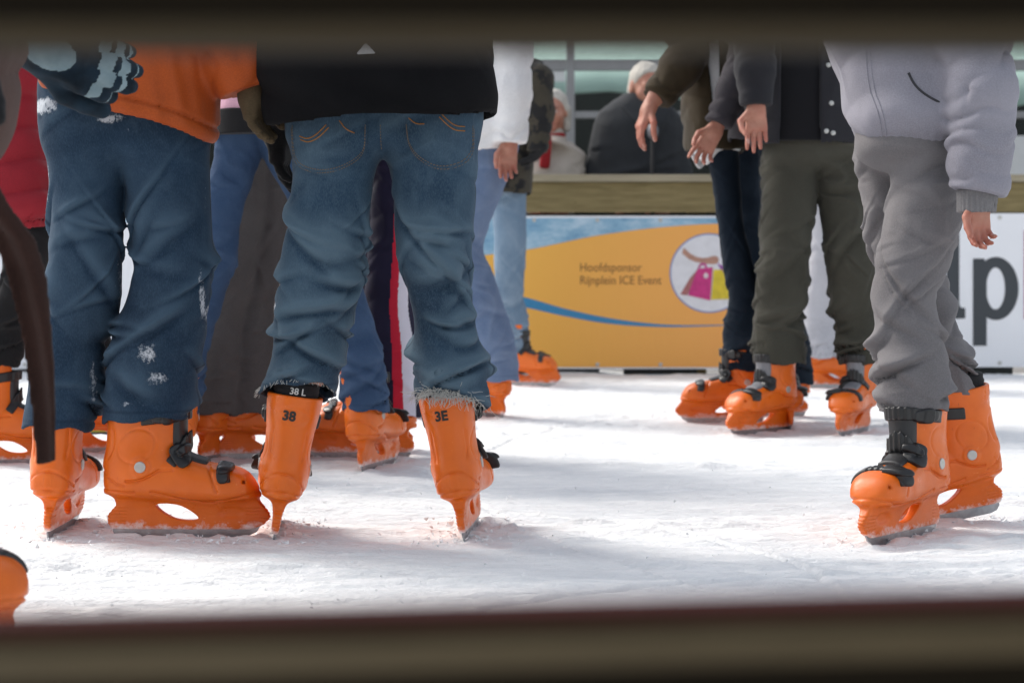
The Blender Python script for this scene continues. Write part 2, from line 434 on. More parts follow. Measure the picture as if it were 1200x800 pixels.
def s_buckle(P, k):
    x, y, z = P.T
    b = np.minimum(s_base(P), s_tongue(P))
    def bl(cx, cz, a, c, ang, th):
        u = (x-cx)*math.cos(ang)+(z-cz)*math.sin(ang); v = -(x-cx)*math.sin(ang)+(z-cz)*math.cos(ang)
        q = ((np.abs(u)/a)**3+(np.abs(v)/c)**3+1e-9)**(1/3)
        return smax(smax(b-th*(1.05-.45*(u/a+1)/2), (q-1)*min(a, c), .004), .012-y, .003)
    if k == 0: return np.minimum(bl(.135, .254, .028, .013, .05, .013), bl(.138, .254, .01, .016, .05, .018))
    if k == 1: return np.minimum(bl(.163, .176, .015, .026, .62, .015), bl(.170, .188, .014, .009, .6, .020))
    return np.minimum(bl(.252, .143, .0125, .022, .1, .014), bl(.256, .150, .015, .008, .1, .019))

def skate_meshes(mirror):
    out = {}
    sx = .1
    spec = dict(skate=(s_shell, (-.02,-.075,.0), (.35,.075,.32), .0024), liner=(s_liner, (-.01,-.07,.14), (.19,.07,.36), .004),
                tongue=(s_tongue, (.11,-.06,.1), (.24,.06,.33), .003))
    for k in range(3):
        spec['strap%d' % k] = (lambda P, k=k: s_strap(P, k), (.05,-.08,.1), (.3,.08,.3), .0026)
        spec['buckle%d' % k] = (lambda P, k=k: s_buckle(P, k), (.08,-.01,.1), (.3,.1,.3), .0024)
    for k, (fn, lo, hi, v) in spec.items():
        V, Q = surface(fn, lo, hi, v)
        V = V-np.array([sx, 0, 0])
        low = np.clip(1-(V[:, 2]-.02)/.05, 0, 1)*.9+np.clip(1-(V[:, 2]-.02)/.14, 0, 1)*.2
        if mirror: V = V*np.array([1, -1, 1]); Q = Q[:, ::-1]
        me = mesh_np(k.rstrip('012'), V, Q)
        if k == 'skate': attr(me, 'low', low)
        out[k] = me
    pts = [(.018,.03),(.016,.016),(.024,.005),(.04,.0005),(.1,0),(.16,-.0005),(.22,0),(.27,.002),(.295,.007),(.313,.016),(.322,.03)]
    bl = MB().prism_xz([(x-sx, z) for x, z in pts], -.0019, .0019)
    o = bl.build('blade', STEEL, bevel=.0006); out['blade'] = o.data; bpy.data.objects.remove(o)
    for m_, sd in enumerate((1, -1)):
        rv = MB(); y0 = sd*.0465; y1 = sd*.0545
        n = 20; ring = lambda r, y: [(.083-sx+r*math.cos(2*math.pi*i/n), y, .153+r*math.sin(2*math.pi*i/n)) for i in range(n)]
        v = ring(.0115, y0)+ring(.0115, y1-sd*.001)+ring(.0098, y1)
        f = [(k*n+i, k*n+(i+1) % n, (k+1)*n+(i+1) % n, (k+1)*n+i) for k in (0, 1) for i in range(n)]+[tuple(range(2*n, 3*n)), tuple(range(n))]
        rv.add(v, f)
        o = rv.build('rivet', RIVET); out['rivet%d' % m_] = o.data; bpy.data.objects.remove(o)
    mats = dict(skate=ORANGE, liner=LINER, tongue=TONGUEB)
    for k in range(3): mats['strap%d' % k] = BLACK; mats['buckle%d' % k] = BLACK
    for k, m in mats.items(): out[k].materials.append(m)
    out['tongue_grey'] = out['tongue'].copy(); out['tongue_grey'].materials.clear(); out['tongue_grey'].materials.append(TONGUE)
    return out
SK = {0: skate_meshes(False), 1: skate_meshes(True)}
CONTACTS = []

def skate_matrix(px, D, yaw, side, roll=0, pitch=0, lift=0, scale=1):
    return Matrix.Translation(((px-600)*D/FPX, D, lift-.003)) @ Matrix.Rotation(R(90-yaw), 4, 'Z') @ Matrix.Rotation(R(pitch), 4, 'Y') @ Matrix.Rotation(R(roll), 4, 'X') @ Matrix.Scale(scale, 4)
def put_skate(person, spec, grey=False):
    """ankle stands over (px, D); yaw 0 = toe away from the viewer, 90 = toe to the right"""
    side = spec[3]
    o = link('skate', SK[side]['skate'], None, person)
    wm = skate_matrix(*spec)
    o.matrix_local = Matrix.Translation(-person.location) @ wm
    for k in ('liner', 'tongue', 'strap0', 'strap1', 'strap2', 'buckle0', 'buckle1', 'buckle2', 'blade', 'rivet0', 'rivet1'):
        link(k.rstrip('012'), SK[side]['tongue_grey' if grey and k == 'tongue' else k], None, o)
    CONTACTS.append((wm.translation.x, spec[1], spec[2]))
    return o, wm
def align(tro, skates, slim=()):
    """lower trouser legs close round the cuffs of the skates they end on"""
    for n_, (lf, sp) in enumerate(zip(tro.legs, skates)):
        c = skate_matrix(*sp) @ Vector((-.02, 0, .27)); y = R(sp[2])
        need = (math.hypot(.082*math.sin(y), .054*math.cos(y))+.006, math.hypot(.082*math.cos(y), .054*math.sin(y))+.006)
        k = lf.k; w = np.clip((.62-k[:, 0])/(.62-.33), 0, 1); w = w*w*(3-2*w)
        dx = c.x-np.interp(.27, k[:, 0], k[:, 1]); dx = math.copysign(max(0, abs(dx)-.010), dx)
        dy = c.y-np.interp(.27, k[:, 0], k[:, 2])
        k[:, 1] += w*dx; k[:, 2] += w*dy
        v = np.clip((.46-k[:, 0])/(.46-.32), 0, 1); v = v*v*(3-2*v)
        if n_ in slim: continue
        for q, nd in ((3, need[0]), (4, need[1])): k[:, q] = k[:, q]*(1-v)+v*np.maximum(k[:, q], nd)

# ------------------------------------------------------------------ clothing and bodies
class Loft:
    """vertical loft: rows of (z, cx, cy, rx, ry); yaw turns the section"""
    def __init__(s, rows, p=2.1, yaw=0.0):
        rows = sorted([tuple(map(float, r)) for r in rows])
        s.k = smooth_keys(rows, 160).astype(f32); s.p = p; s.yaw = yaw
        s.z0, s.z1 = rows[0][0], rows[-1][0]
    def at(s, z): return [np.interp(z, s.k[:, 0], s.k[:, i]).astype(f32) for i in (1, 2, 3, 4)]
    def d(s, P, caps=True):
        x, y, z = P.T
        cx, cy, rx, ry = s.at(z)
        u, v = x-cx, y-cy
        if s.yaw:
            c, n = math.cos(s.yaw), math.sin(s.yaw); u, v = u*c-v*n, u*n+v*c
        q = ((np.abs(u)/rx)**s.p+(np.abs(v)/ry)**s.p+1e-9)**(1/s.p)
        d = (q-1)*np.minimum(rx, ry)
        ang = np.arctan2(v/ry, u/rx)
        if caps: d = np.maximum(d, np.maximum(s.z0-z, z-s.z1))
        return d, ang

class Folds:
    """curved ridges with valleys beside them, laid over (height, angle)"""
    def __init__(s, zones, seed):
        rnd = random.Random(seed); s.f = []
        for (za, zb, n, amp, wid, tilt, a0, spread) in zones:
            for i in range(n):
                s.f.append((za+(zb-za)*(i+rnd.uniform(.1, .9))/n, a0+rnd.uniform(-spread, spread), rnd.uniform(-tilt, tilt), rnd.uniform(-.012, .02),
                            rnd.uniform(.35, 1.25), wid*rnd.uniform(.7, 1.5), amp*rnd.uniform(.35, 1.15)))
    def h(s, z, ang):
        o = np.zeros_like(z)
        for z0, a0, ti, cu, L, w, A in s.f:
            da = (ang-a0+math.pi) % (2*math.pi)-math.pi
            m = (z-z0-ti*da-cu*da*da)/w
            e = np.exp(-(da/L)**2)
            o += A*e*(np.exp(-np.abs(m)**1.3)-1.0*np.exp(-np.abs(m+.95)**1.2*2.8))
        return o

def leg_rows(D, rows, ratio=1.05, ext=None):
    """rows: (py, left px, right px[, extra depth]) read off the leg's outline"""
    out = []
    for r in rows:
        dy = r[3] if len(r) > 3 else 0
        d = D+dy; c = (r[1]+r[2])/2; hw = (r[2]-r[1])/2
        p = W(c, r[0], d); rx = hw*d/FPX
        out.append((p[2], p[0], d, rx, rx*ratio))
    return out

def crease(P, seed, fx=7.5, fz=13):
    """sharp wandering creases along the zero lines of a warped noise"""
    wx = .03*vnoise(P[:, 0]*9, P[:, 1]*9, P[:, 2]*9, seed+1); 
    n = vnoise((P[:, 0]+wx)*fx, (P[:, 1]+wx)*fx, (P[:, 2]+wx*1.5+.25*P[:, 0])*fz, seed)
    m = np.clip(vnoise(P[:, 0]*4, P[:, 1]*4, P[:, 2]*4, seed+2)+.45, 0, 1)
    return (np.clip(1-np.abs(n)*4.5, 0, 1)**1.4)*m
def jit(P, s, fr, seed):
    return vnoise(P[:, 0]*fr, P[:, 1]*fr, P[:, 2]*fr*s, seed)

class Trousers:
    def __init__(s, legs, seed, ankle_amp=.011, knee_amp=.008, hem=((0, 0), (0, 0)), pelvis=None, view=-math.pi/2, k=.03, calm=1.0, cr=.0042, top=1.0):
        s.legs = legs; s.hem = hem; s.seed = seed; s.k = k; s.pelvis = pelvis; s.cr = cr
        s.folds = []
        for i, l in enumerate(legs):
            z0, z1 = l.z0, l.z1; H = z1-z0; rn = random.Random(seed*7+i)
            zones = [(z0+.02, z0+.27*H, 9, ankle_amp*calm, .0125, .04, view, 3.0),
                     (z0+.04, z0+.32*H, 7, ankle_amp*calm*.8, .022, .07, view, 3.0),
                     (z0+.33*H, z0+.60*H, 8, knee_amp*calm*.6, .012, .09, view+rn.uniform(-.8, .8), 2.6),
                     (z0+.36*H, z0+.56*H, 5, knee_amp*calm*.9, .028, .12, view, 2.2),
                     (z0+.70*H, z0+.97*H, 6, .0035*calm*top, .014, .06, view, 2.6),
                     (z0+.62*H, z0+.95*H, 5, .005*calm*top, .034, .07, view, 2.4)]
            s.folds.append(Folds(zones, seed*31+i))
    def parts(s, P):
        ds, hs, sm = [], [], []
        for i, l in enumerate(s.legs):
            d, a = l.d(P, False); d = np.maximum(d, P[:, 2]-l.z1)
            h = s.folds[i].h(P[:, 2], a)
            h = h+.0030*jit(P, .6, 14, s.seed+i)+.0014*jit(P, .7, 38, s.seed+i+5)+s.cr*crease(P, s.seed*3+i)+s.cr*.5*crease(P, s.seed*5+i, 15, 24)
            ax, ay = s.hem[i]
            cx, cy, rx, ry = l.at(P[:, 2])
            zc = l.z0+ax*(P[:, 0]-cx)+ay*(P[:, 1]-cy)+.004*np.sin(a*5+i)
            d = d-h
            inner = np.maximum(d+.007, P[:, 2]-l.z0-.07)
            d = smax(d, zc-P[:, 2], .003)
            d = np.maximum(d, -inner)
            ds.append(d); hs.append(h); sm.append(np.minimum(np.abs(np.sin(a)), 1.0))
        return ds, hs, sm
    def d(s, P):
        ds, hs, sm = s.parts(P)
        o = smin(ds[0], ds[1], s.k)
        if s.pelvis is not None: o = smin(o, smax(s.pelvis.d(P, False)[0]-.003*jit(P, 1, 16, s.seed+9), np.maximum(s.pelvis.z0-P[:, 2], P[:, 2]-s.pelvis.z1), .06), .03)
        return o
    def plain(s, P):
        o = np.minimum(s.legs[0].d(P)[0], s.legs[1].d(P)[0])
        if s.pelvis is not None: o = np.minimum(o, s.pelvis.d(P)[0])
        return o
    def attrs(s, P):
        ds, hs, sm = s.parts(P)
        w = ds[0] < ds[1]
        h = np.where(w, hs[0], hs[1]); a = np.where(w, sm[0], sm[1])
        hem = np.exp(-((P[:, 2]-np.where(w, s.legs[0].z0, s.legs[1].z0)-.022)/.0035)**2)
        return dict(ridge=np.clip(h/.011+.12, 0, 1), seam=np.maximum(np.exp(-(a/.05)**2), hem*.7))
    def bounds(s):
        lo = np.array([9., 9, 9]); hi = -lo
        for l in s.legs+([s.pelvis] if s.pelvis else []):
            k = l.k; r = np.maximum(k[:, 3], k[:, 4])+.04
            lo = np.minimum(lo, [(k[:, 1]-r).min(), (k[:, 2]-r).min(), l.z0-.1]); hi = np.maximum(hi, [(k[:, 1]+r).max(), (k[:, 2]+r).max(), l.z1+.03])
        return lo, hi

class Jacket:
    def __init__(s, torso, arms, seed, style='plain', amp=.006, hem=(0, 0), arm_wave=.045, arm_amp=.007, view=-math.pi/2, cuffs=True, folds=True):
        zs = torso.z1-.06                    # sleeves start at the shoulder
        arms = [[(p[0], p[1], min(p[2], zs-(.085, .11)[i] if i < 2 else p[2]), p[3]) for i, p in enumerate(a)] for a in arms]
        s.t = torso; s.arms = arms; s.seed = seed; s.style = style; s.hem = hem; s.aw = arm_wave; s.aa = arm_amp
        H = torso.z1-torso.z0
        s.folds = Folds([(torso.z0+.03, torso.z0+.6*H, 9, amp, .03, .12, view, 2.6)], seed)
    def tors(s, P):
        d, a = s.t.d(P, False); d = np.maximum(d, P[:, 2]-s.t.z1)
        h = s.folds.h(P[:, 2], a)+.004*jit(P, .7, 9, s.seed)+.0015*jit(P, .8, 30, s.seed+3)+.0035*crease(P, s.seed+6, 8, 9)
        if s.style == 'puffer':
            ph = P[:, 2]/.085+.12*np.sin(a*3)
            h = h+.013*(np.abs(np.sin(ph*math.pi))**.55)-.006
        zc = s.t.z0+s.hem[0]*(P[:, 0]-s.t.k[0, 1])+s.hem[1]*(P[:, 1]-s.t.k[0, 2])+.004*np.sin(a*4+s.seed)
        if s.style in ('puffer', 'blouson'):       # gathered hem
            h = h-.020*np.exp(-((P[:, 2]-zc)/.020)**2)+.010*np.exp(-((P[:, 2]-zc-.065)/.035)**2)+.0012*np.sin(a*34)*np.exp(-((P[:, 2]-zc)/.03)**2)
        if s.style == 'band': h = h-.007*np.exp(-((P[:, 2]-zc-.034)/.004)**2)-.006*np.exp(-((P[:, 2]-zc)/.012)**2)+.003*np.sin(a*21+P[:, 2]*30)*np.clip(jit(P, .2, 6, s.seed+8)+.2, 0, 1)
        d = d-h
        inner = np.maximum(d+.010, P[:, 2]-s.t.z0-.05)
        d = smax(d, zc-P[:, 2], .012)
        return np.maximum(d, -inner), h
    def arm(s, P, pts, grow=0.0):
        out = None; hh = None; L = 0
        for i in range(len(pts)-1):
            a, b = pts[i], pts[i+1]
            l = float(np.linalg.norm(np.array(b[:3])-np.array(a[:3])))
            d, t = cone(P, a[:3], b[:3], a[3]+grow, b[3]+grow)
            sl = (L+t*l)
            if grow == 0:
                w = sl/s.aw+1.0*jit(P, 1, 9, s.seed+2)+.4*jit(P, 1, 20, s.seed+4)+5.5*(P[:, 0]-a[0])*(1 if s.seed % 2 else -1)+4*(P[:, 1]-a[1])
                h = s.aa*(np.abs(np.sin(w*math.pi))**.6*2-1.2)*np.clip(.7+.9*jit(P, 1, 8, s.seed+7), .15, 1.3)+.003*crease(P, s.seed+9, 14, 16)
                d = d-h
            else: h = np.zeros_like(d)
            out = d if out is None else smin(out, d, .03); hh = h if hh is None else np.where(d <= out+.02, h, hh)
            L += l
        e, f = np.array(pts[-1][:3]), np.array(pts[-2][:3]); ax = (e-f)/np.linalg.norm(e-f)
        out = smax(out, (P-e.astype(f32))@ax.astype(f32), .006)
        return out, hh
    def d(s, P):
        o, _ = s.tors(P)
        for a in s.arms: o = smin(o, s.arm(P, a)[0], .025)
        return o
    def attrs(s, P):
        _, h = s.tors(P)
        return dict(ridge=np.clip(h/.012+.1, 0, 1))
    def bounds(s):
        k = s.t.k; r = np.maximum(k[:, 3], k[:, 4])+.05
        lo = np.array([(k[:, 1]-r).min(), (k[:, 2]-r).min(), s.t.z0-.08]); hi = np.array([(k[:, 1]+r).max(), (k[:, 2]+r).max(), s.t.z1+.03])
        for a in s.arms:
            for q in a:
                lo = np.minimum(lo, np.array(q[:3])-q[3]-.04); hi = np.maximum(hi, np.array(q[:3])+q[3]+.04)
        return lo, hi

def unit(v): v = np.asarray(v, float); return v/np.linalg.norm(v)
class Hand:
    """wrist point, finger direction, thumb side and curl; palm faces n"""
    def __init__(s, w, fdir, thumb, curl=.5, size=1.0, fat=1.0, spread=.06, tcurl=.3, curls=None):
        s.w = np.asarray(w, float); s.f = unit(fdir); t = np.asarray(thumb, float)
        s.t = unit(t-s.f*(t@s.f)); s.n = np.cross(s.f, s.t); s.c = curl; s.z = size; s.fat = fat; s.sp = spread; s.tc = tcurl
        s.curls = curls or [curl]*4
    def flip(s): s.n = -s.n; return s
    def chains(s):
        out = []; z = s.z; fa = s.fat
        for i, (o, L, r) in enumerate(((.028, .072, .0086), (.009, .080, .009), (-.010, .074, .0086), (-.028, .058, .0076))):
            base = s.w+s.f*(.088-.006*abs(i-1.2))*z+s.t*o*z*(1+.18*(fa-1))
            dirn = unit(s.f+s.t*s.sp*(1.5-i)); p = base; pts = [(p-s.f*.03*z, r*z*fa)]; pts.append((p-s.n*.0015*z, r*z*fa*1.13))
            c = 0
            for j, fr in enumerate((.45, .31, .24)):
                c += s.curls[i]*(.7 if j == 0 else 1.0)
                dv = dirn*math.cos(c)+s.n*math.sin(c)
                p = p+dv*L*fr*z; pts.append((p, r*z*fa*(1.02, .9, .74)[j]))
            out.append(pts)
        b = s.w+s.f*.025*z+s.t*.026*z+s.n*.006*z
        d1 = unit(s.f*.72+s.t*.62+s.n*.35); d2 = unit(s.f*.92+s.t*(.3-s.tc*.5)+s.n*.4)
        p1 = b+d1*.046*z; p2 = p1+d2*.033*z; p3 = p2+unit(d2+s.n*.25-s.t*s.tc*.4)*.026*z
        out.append([(b, .013*z*fa), (p1, .0115*z*fa), (p2, .0098*z*fa), (p3, .0085*z*fa)])
        return out
    def d(s, P):
        q = P-s.w.astype(f32)
        z = s.z; u = q@s.f.astype(f32); v = q@s.t.astype(f32); w = q@s.n.astype(f32)
        hw = (.030+.010*np.clip(u/(.09*z), 0, 1))*z*(1+.12*(s.fat-1)); th = (.0165-.003*np.clip(u/(.09*z), 0, 1))*z*s.fat
        a = np.maximum(np.abs(v)-hw+.012*z, 0); b = np.maximum(np.abs(w)-th+.011*z, 0); c = np.maximum(np.abs(u-.045*z)-.045*z+.01*z, 0)
        o = np.sqrt(a*a+b*b+c*c)-.011*z
        fing = None
        for k, ch in enumerate(s.chains()):
            dd = None
            for i in range(len(ch)-1):
                d, _ = cone(P, ch[i][0], ch[i+1][0], ch[i][1], ch[i+1][1])
                dd = d if dd is None else smin(dd, d, .003)
            o = smin(o, dd, .008*z if k == 4 else .004*z)
        wr, _ = cone(P, s.w-s.f*.06*z, s.w+s.f*.02*z, .025*z*s.fat, .027*z*s.fat)
        return smin(o, wr, .018)
    def attrs(s, P):
        nail = np.zeros(len(P), bool); red = np.zeros(len(P), f32)
        for k, ch in enumerate(s.chains()):
            tip, r = ch[-1]; pre = ch[-2][0]; ax = unit(tip-pre); bk = -(s.n-ax*(s.n@ax)); bk = unit(bk)
            q = P-(tip-ax*.002+bk*r*.9).astype(f32)
            nail |= (np.abs(q@ax.astype(f32)) < .0075) & (np.abs(q@np.cross(ax, bk).astype(f32)) < r*.62) & (q@bk.astype(f32) > -r*.45)
            for c_ in ch[1:]: red = np.maximum(red, np.exp(-(np.linalg.norm(P-c_[0].astype(f32), axis=1)/.014)**2)*(.9 if c_ is not ch[-1] else .7))
        return nail.astype(f32), red
    def bounds(s):
        p = np.array([c[0] for ch in s.chains() for c in ch]+[s.w-s.f*.07*s.z]); return p.min(0)-.05, p.max(0)+.05

class Head:
    def __init__(s, c, yaw, tilt=0, size=1.0):
        s.c = np.asarray(c, float); y = R(yaw); s.z = size
        fw = np.array([math.sin(y), math.cos(y), 0]); up = np.array([0, 0, 1.]); s.r = np.array([math.cos(y), -math.sin(y), 0])
        s.f = fw*math.cos(R(tilt))-up*math.sin(R(tilt)); s.u = up*math.cos(R(tilt))+fw*math.sin(R(tilt))
    def loc(s, P):
        q = (P-s.c.astype(f32))/f32(s.z)
        return np.stack([q@s.r.astype(f32), q@s.f.astype(f32), q@s.u.astype(f32)], 1)
    def d(s, P):
        L = s.loc(P); Lx = np.abs(L[:, 0]); M = np.stack([Lx, L[:, 1], L[:, 2]], 1)
        o = smin(ell(L, (0, -.012, .03), (.076, .095, .088)), ell(L, (0, .02, -.035), (.061, .073, .085)), .04)
        o = smin(o, cone(L, (0, .062, -.098), (0, .05, -.09), .026, .03)[0], .03)
        o = smin(o, cone(M, (.0, .087, .022), (.04, .078, .018), .011, .01)[0], .02)
        o = smin(o, cone(M, (.045, .06, -.03), (.04, .055, -.05), .02, .018)[0], .03)
        o = smax(o, -(np.linalg.norm(M-np.array((.032, .102, -.001), f32), axis=1)-.013), .012)
        o = smin(o, np.linalg.norm(M-np.array((.032, .081, .0), f32), axis=1)-.0125, .004)
        o = smin(o, cone(L, (0, .092, .008), (0, .115, -.034), .008, .0125)[0], .012)
        o = smin(o, cone(M, (.0, .104, -.038), (.012, .1, -.038), .009, .008)[0], .008)
        o = smin(o, cone(M, (0, .093, -.062), (.022, .083, -.063), .007, .004)[0], .006)
        o = smin(o, cone(M, (0, .091, -.074), (.018, .083, -.073), .008, .004)[0], .006)
        o = smin(o, ell(M, (.079, -.008, -.012), (.010, .021, .033)), .01)
        o = smin(o, cone(L, (0, -.018, -.07), (0, -.035, -.2), .052, .058)[0], .03)
        return o*f32(s.z)
    def hair(s, P, style, seed):
        L = s.loc(P)
        o = smin(ell(L, (0, -.014, .034), (.082, .101, .094)), ell(L, (0, -.045, -.03), (.078, .07, .075)), .03)
        n = jit(L, .35, 42, seed)*.005+jit(L, .6, 90, seed+1)*.0025
        cut = L[:, 1]-.035-np.clip(L[:, 2]-.03, -.05, .2)*.62
        ears = .02-L[:, 2]+np.where(L[:, 1] > -.0, 0., -1.)
        o = o-n
        if style == 'bob': o = smin(o, cone(np.stack([np.abs(L[:, 0]), L[:, 1], L[:, 2]], 1), (.07, -.02, .0), (.07, -.03, -.1), .03, .026)[0]-n, .03)
        elif style == 'long': o = smin(o, cone(L, (0, -.06, .0), (0, -.09, -.26), .075, .05)[0]-n*1.5, .04)
        else: o = np.maximum(o, -.075-L[:, 2])
        return np.maximum(o, cut)*f32(s.z)
    def attrs(s, P):
        L = s.loc(P); Lx = np.abs(L[:, 0])
        eye = ((Lx-.032)**2+(L[:, 2]-.0)**2 < .0055**2) & (L[:, 1] > .08)
        wh = ((Lx-.032)**2/.012**2+(L[:, 2])**2/.0065**2 < 1) & (L[:, 1] > .08)
        brow = (np.abs(L[:, 2]-.026-.1*(.03-Lx)) < .004) & (Lx > .012) & (Lx < .05) & (L[:, 1] > .06)
        lip = (np.abs(L[:, 2]+.068) < .011) & (Lx < .024) & (L[:, 1] > .08)
        return dict(eye=np.maximum(eye, brow*.5).astype(f32), white=(wh & ~eye).astype(f32), lip=lip.astype(f32))

def build_part(name, fn, bounds, vox, mat, parent, attrs=None):
    lo, hi = bounds
    V, Q = surface(fn, lo, hi, vox)
    base = np.array(parent.location)
    me = mesh_np(name, V-base, Q)
    if attrs:
        for k, a in attrs(V.astype(f32)).items(): attr(me, k, a)
    return link(name, me, mat, parent)


def X(px, D): return (px-600)*D/FPX
def Z(py, D): return CAMH+(HZ-py)*D/FPX
def leg(D, rows, ratio=1.05): return Loft(leg_rows(D, rows, ratio), 2.05)
def torso(D, rows, ry, zs, sx, sw=.19, yaw=0, depth=None):
    """rows: (py, left px, right px); continued up to shoulders of half width sw at height zs, over pixel column sx"""
    r = []
    for py, l, q in rows:
        r.append((Z(py, D), X((l+q)/2, D), D, (q-l)/2*D/FPX, ry))
    r.sort(); x1 = X(sx, D); zt = r[-1][0]; w = r[-1][3]
    if zs-.16 > zt+.06: r.append((zs-.16, .7*x1+.3*r[-1][1], D, .5*w+.5*sw, ry*.98))
    r += [(zs-.05, x1, D, sw*.9, ry*.85), (zs+.015, x1, D, sw*.6, ry*.65), (zs+.06, x1, D, .085, .085)]
    return Loft(r, 2.3)
def arm(shoulder, *rest):
    """(px, py, D, radius in metres) each"""
    return [(*W(a, b, d), r) for a, b, d, r in (shoulder,)+rest]

SKATERS = 'skaters standing on the ice'
def person(label, group, at, tro, tmat, jac, jmat, skates=(), head=None, hands=(), hair=None, vox=.005, jvox=.006, tname='jeans', jname='jacket', gloves=(), tattr=None, jfn=None, jattr=None, bvox=.011, grey=False, slim=()):
    align(tro, skates, slim)
    r = thing('person', (at[0], at[1], 0), label, 'person', group)
    bpy.context.view_layer.update()
    t = build_part(tname, tro.d, tro.bounds(), vox, tmat, r, tattr or tro.attrs)
    j = build_part(jname, jfn or jac.d, jac.bounds(), jvox, jmat, r, jattr or jac.attrs)
    ank = []
    for sp in skates:
        o, wm = put_skate(r, sp, grey)
        ank.append((np.array(wm @ Vector((0, 0, .15))), np.array(wm @ Vector((-.02, 0, .29))), np.array(wm @ Vector((.15, 0, .115))), np.array(wm @ Vector((0, 0, .115)))))
    hem = jac.t.z0
    def body(P):
        o = tro.plain(P)+.024
        o = smin(o, np.maximum(jac.t.d(P)[0]+.03, hem+.06-P[:, 2]), .02)
        for a in jac.arms:
            for i in range(len(a)-1):
                o = smin(o, cone(P, a[i][:3], a[i+1][:3], max(.022, min(.042, a[i][3]-.024)), max(.02, min(.026, a[i+1][3]-.024) if i == len(a)-2 else min(.042, a[i+1][3]-.024)))[0], .02)
        for k, (a0, a1, a2, a3) in enumerate(ank):
            lg = tro.legs[k] if k < len(tro.legs) else tro.legs[0]
            top = (lg.k[10, 1], lg.k[10, 2], lg.k[10, 0])
            mid = (float(np.interp(a1[2]+.14, lg.k[:, 0], lg.k[:, 1])), float(np.interp(a1[2]+.14, lg.k[:, 0], lg.k[:, 2])), a1[2]+.14)
            o = smin(o, np.minimum(np.minimum(cone(P, a0, a1, .03, .03)[0], cone(P, a1, mid, .03, .035)[0]), cone(P, mid, top, .035, .04)[0]), .02)
            o = smin(o, cone(P, a3, a2, .026, .026)[0], .02)
        for h in hands: o = smin(o, h.d(P), .008)
        for h in gloves: o = np.minimum(o, cone(P, h.w-h.f*.05, h.w+h.f*.05, .018, .014)[0])
        if head is not None: o = smin(o, head.d(P), .015)
        return o
    lo, hi = tro.bounds(); lo2, hi2 = jac.bounds(); lo = np.minimum(lo, lo2); hi = np.maximum(hi, hi2)
    for a in ank:
        for q in a: lo = np.minimum(lo, q-.06); hi = np.maximum(hi, q+.06)
    if head is not None: hi = np.maximum(hi, head.c+.17); lo = np.minimum(lo, head.c-.17)
    for h in hands: b = h.bounds(); lo = np.minimum(lo, b[0]); hi = np.maximum(hi, b[1])
    lo[2] = max(lo[2], .01)
    def battr(P):
        a = head.attrs(P) if head is not None else {}
        for h in hands:
            n_, r_ = h.attrs(P)
            a['nail'] = np.maximum(a.get('nail', 0), n_); a['red'] = np.maximum(a.get('red', 0), r_)
        return a
    b = build_part('body', body, (lo, hi), .0038 if hands else bvox, SKIN, r, battr)
    if hair and head is not None:
        build_part('hair', lambda P: head.hair(P, hair[1], 3), (head.c-np.array([.17, .17, .34]), head.c+.17), .005, hair[0], r)
    for h, gm, ga in [(g[0], g[1], g[2]) for g in GL.get(id(jac), [])]:
        build_part('glove', h.d, h.bounds(), .003, gm, r, ga)
    return r, t, j
GL = {}
def glove(jac, hand, mat, at=None): GL.setdefault(id(jac), []).append((hand, mat, at))

# ================================================================== people
D1 = m_denim('worn_blue_denim', (.027, .058, .097), (.10, .155, .20), (.010, .024, .046))
D2 = m_denim('dark_snowy_denim', (.016, .038, .071), (.058, .098, .142), (.006, .0165, .035), snow=1)
D3 = m_denim('mid_blue_denim', (.032, .066, .135), (.06, .10, .175), (.02, .042, .09))
D4 = m_denim('pale_blue_denim', (.13, .19, .31), (.21, .27, .38), (.085, .13, .23))
D5 = m_denim('washed_blue_denim', (.14, .21, .29), (.26, .33, .40), (.08, .13, .2))
D6 = m_denim('navy_denim', (.007, .014, .025), (.018, .028, .042), (.003, .007, .014))
HAIRB = m_cloth('brown_hair', (.06, .035, .018), weave=220, bs=.6); HAIRD = m_cloth('dark_hair', (.018, .013, .01), weave=220, bs=.6)
HAIRW = m_cloth('white_hair', (.52, .49, .44), (.34, .32, .29), weave=220, bs=.6); HAIRF = m_cloth('fair_hair', (.26, .17, .08), weave=220, bs=.6)

# --- F: black jacket and worn jeans, seen from behind
FD = 3.80
FL = leg(FD, [(100,336,452),(140,338,450),(170,340,447),(185,341,444),(200,342,440),(250,339,432),(300,331,422),(350,325,417),(385,320,405),(415,317,399),(440,309,397),(463,299,391)], 1.0)
FR = leg(FD, [(100,446,560),(140,449,561),(170,452,560),(185,455,559),(200,458,557),(250,462,556),(300,467,550),(350,478,552),(385,484,558),(415,485,566),(440,484,572),(474,486,573)], 1.0)
FP = Loft([(Z(182,FD), X(449,FD), FD+.0, .11, .055), (Z(168,FD), X(449,FD), FD, .165, .075), (Z(150,FD), X(449,FD), FD, .18, .08), (Z(110,FD), X(449,FD), FD, .18, .09)], 2.2)
POCK = [[(344,120),(346,190),(365,203),(389,206),(415,197),(433,181),(434,120)], [(477,120),(479,172),(492,190),(520,204),(556,189),(557,120)]]
def inpoly(px, py, poly):
    r = np.zeros(px.shape, bool); j = len(poly)-1
    for i in range(len(poly)):
        xi, yi = poly[i]; xj, yj = poly[j]
        if yi != yj: r ^= ((yi > py) != (yj > py)) & (px < (xj-xi)*(py-yi)/(yj-yi)+xi)
        j = i
    return r
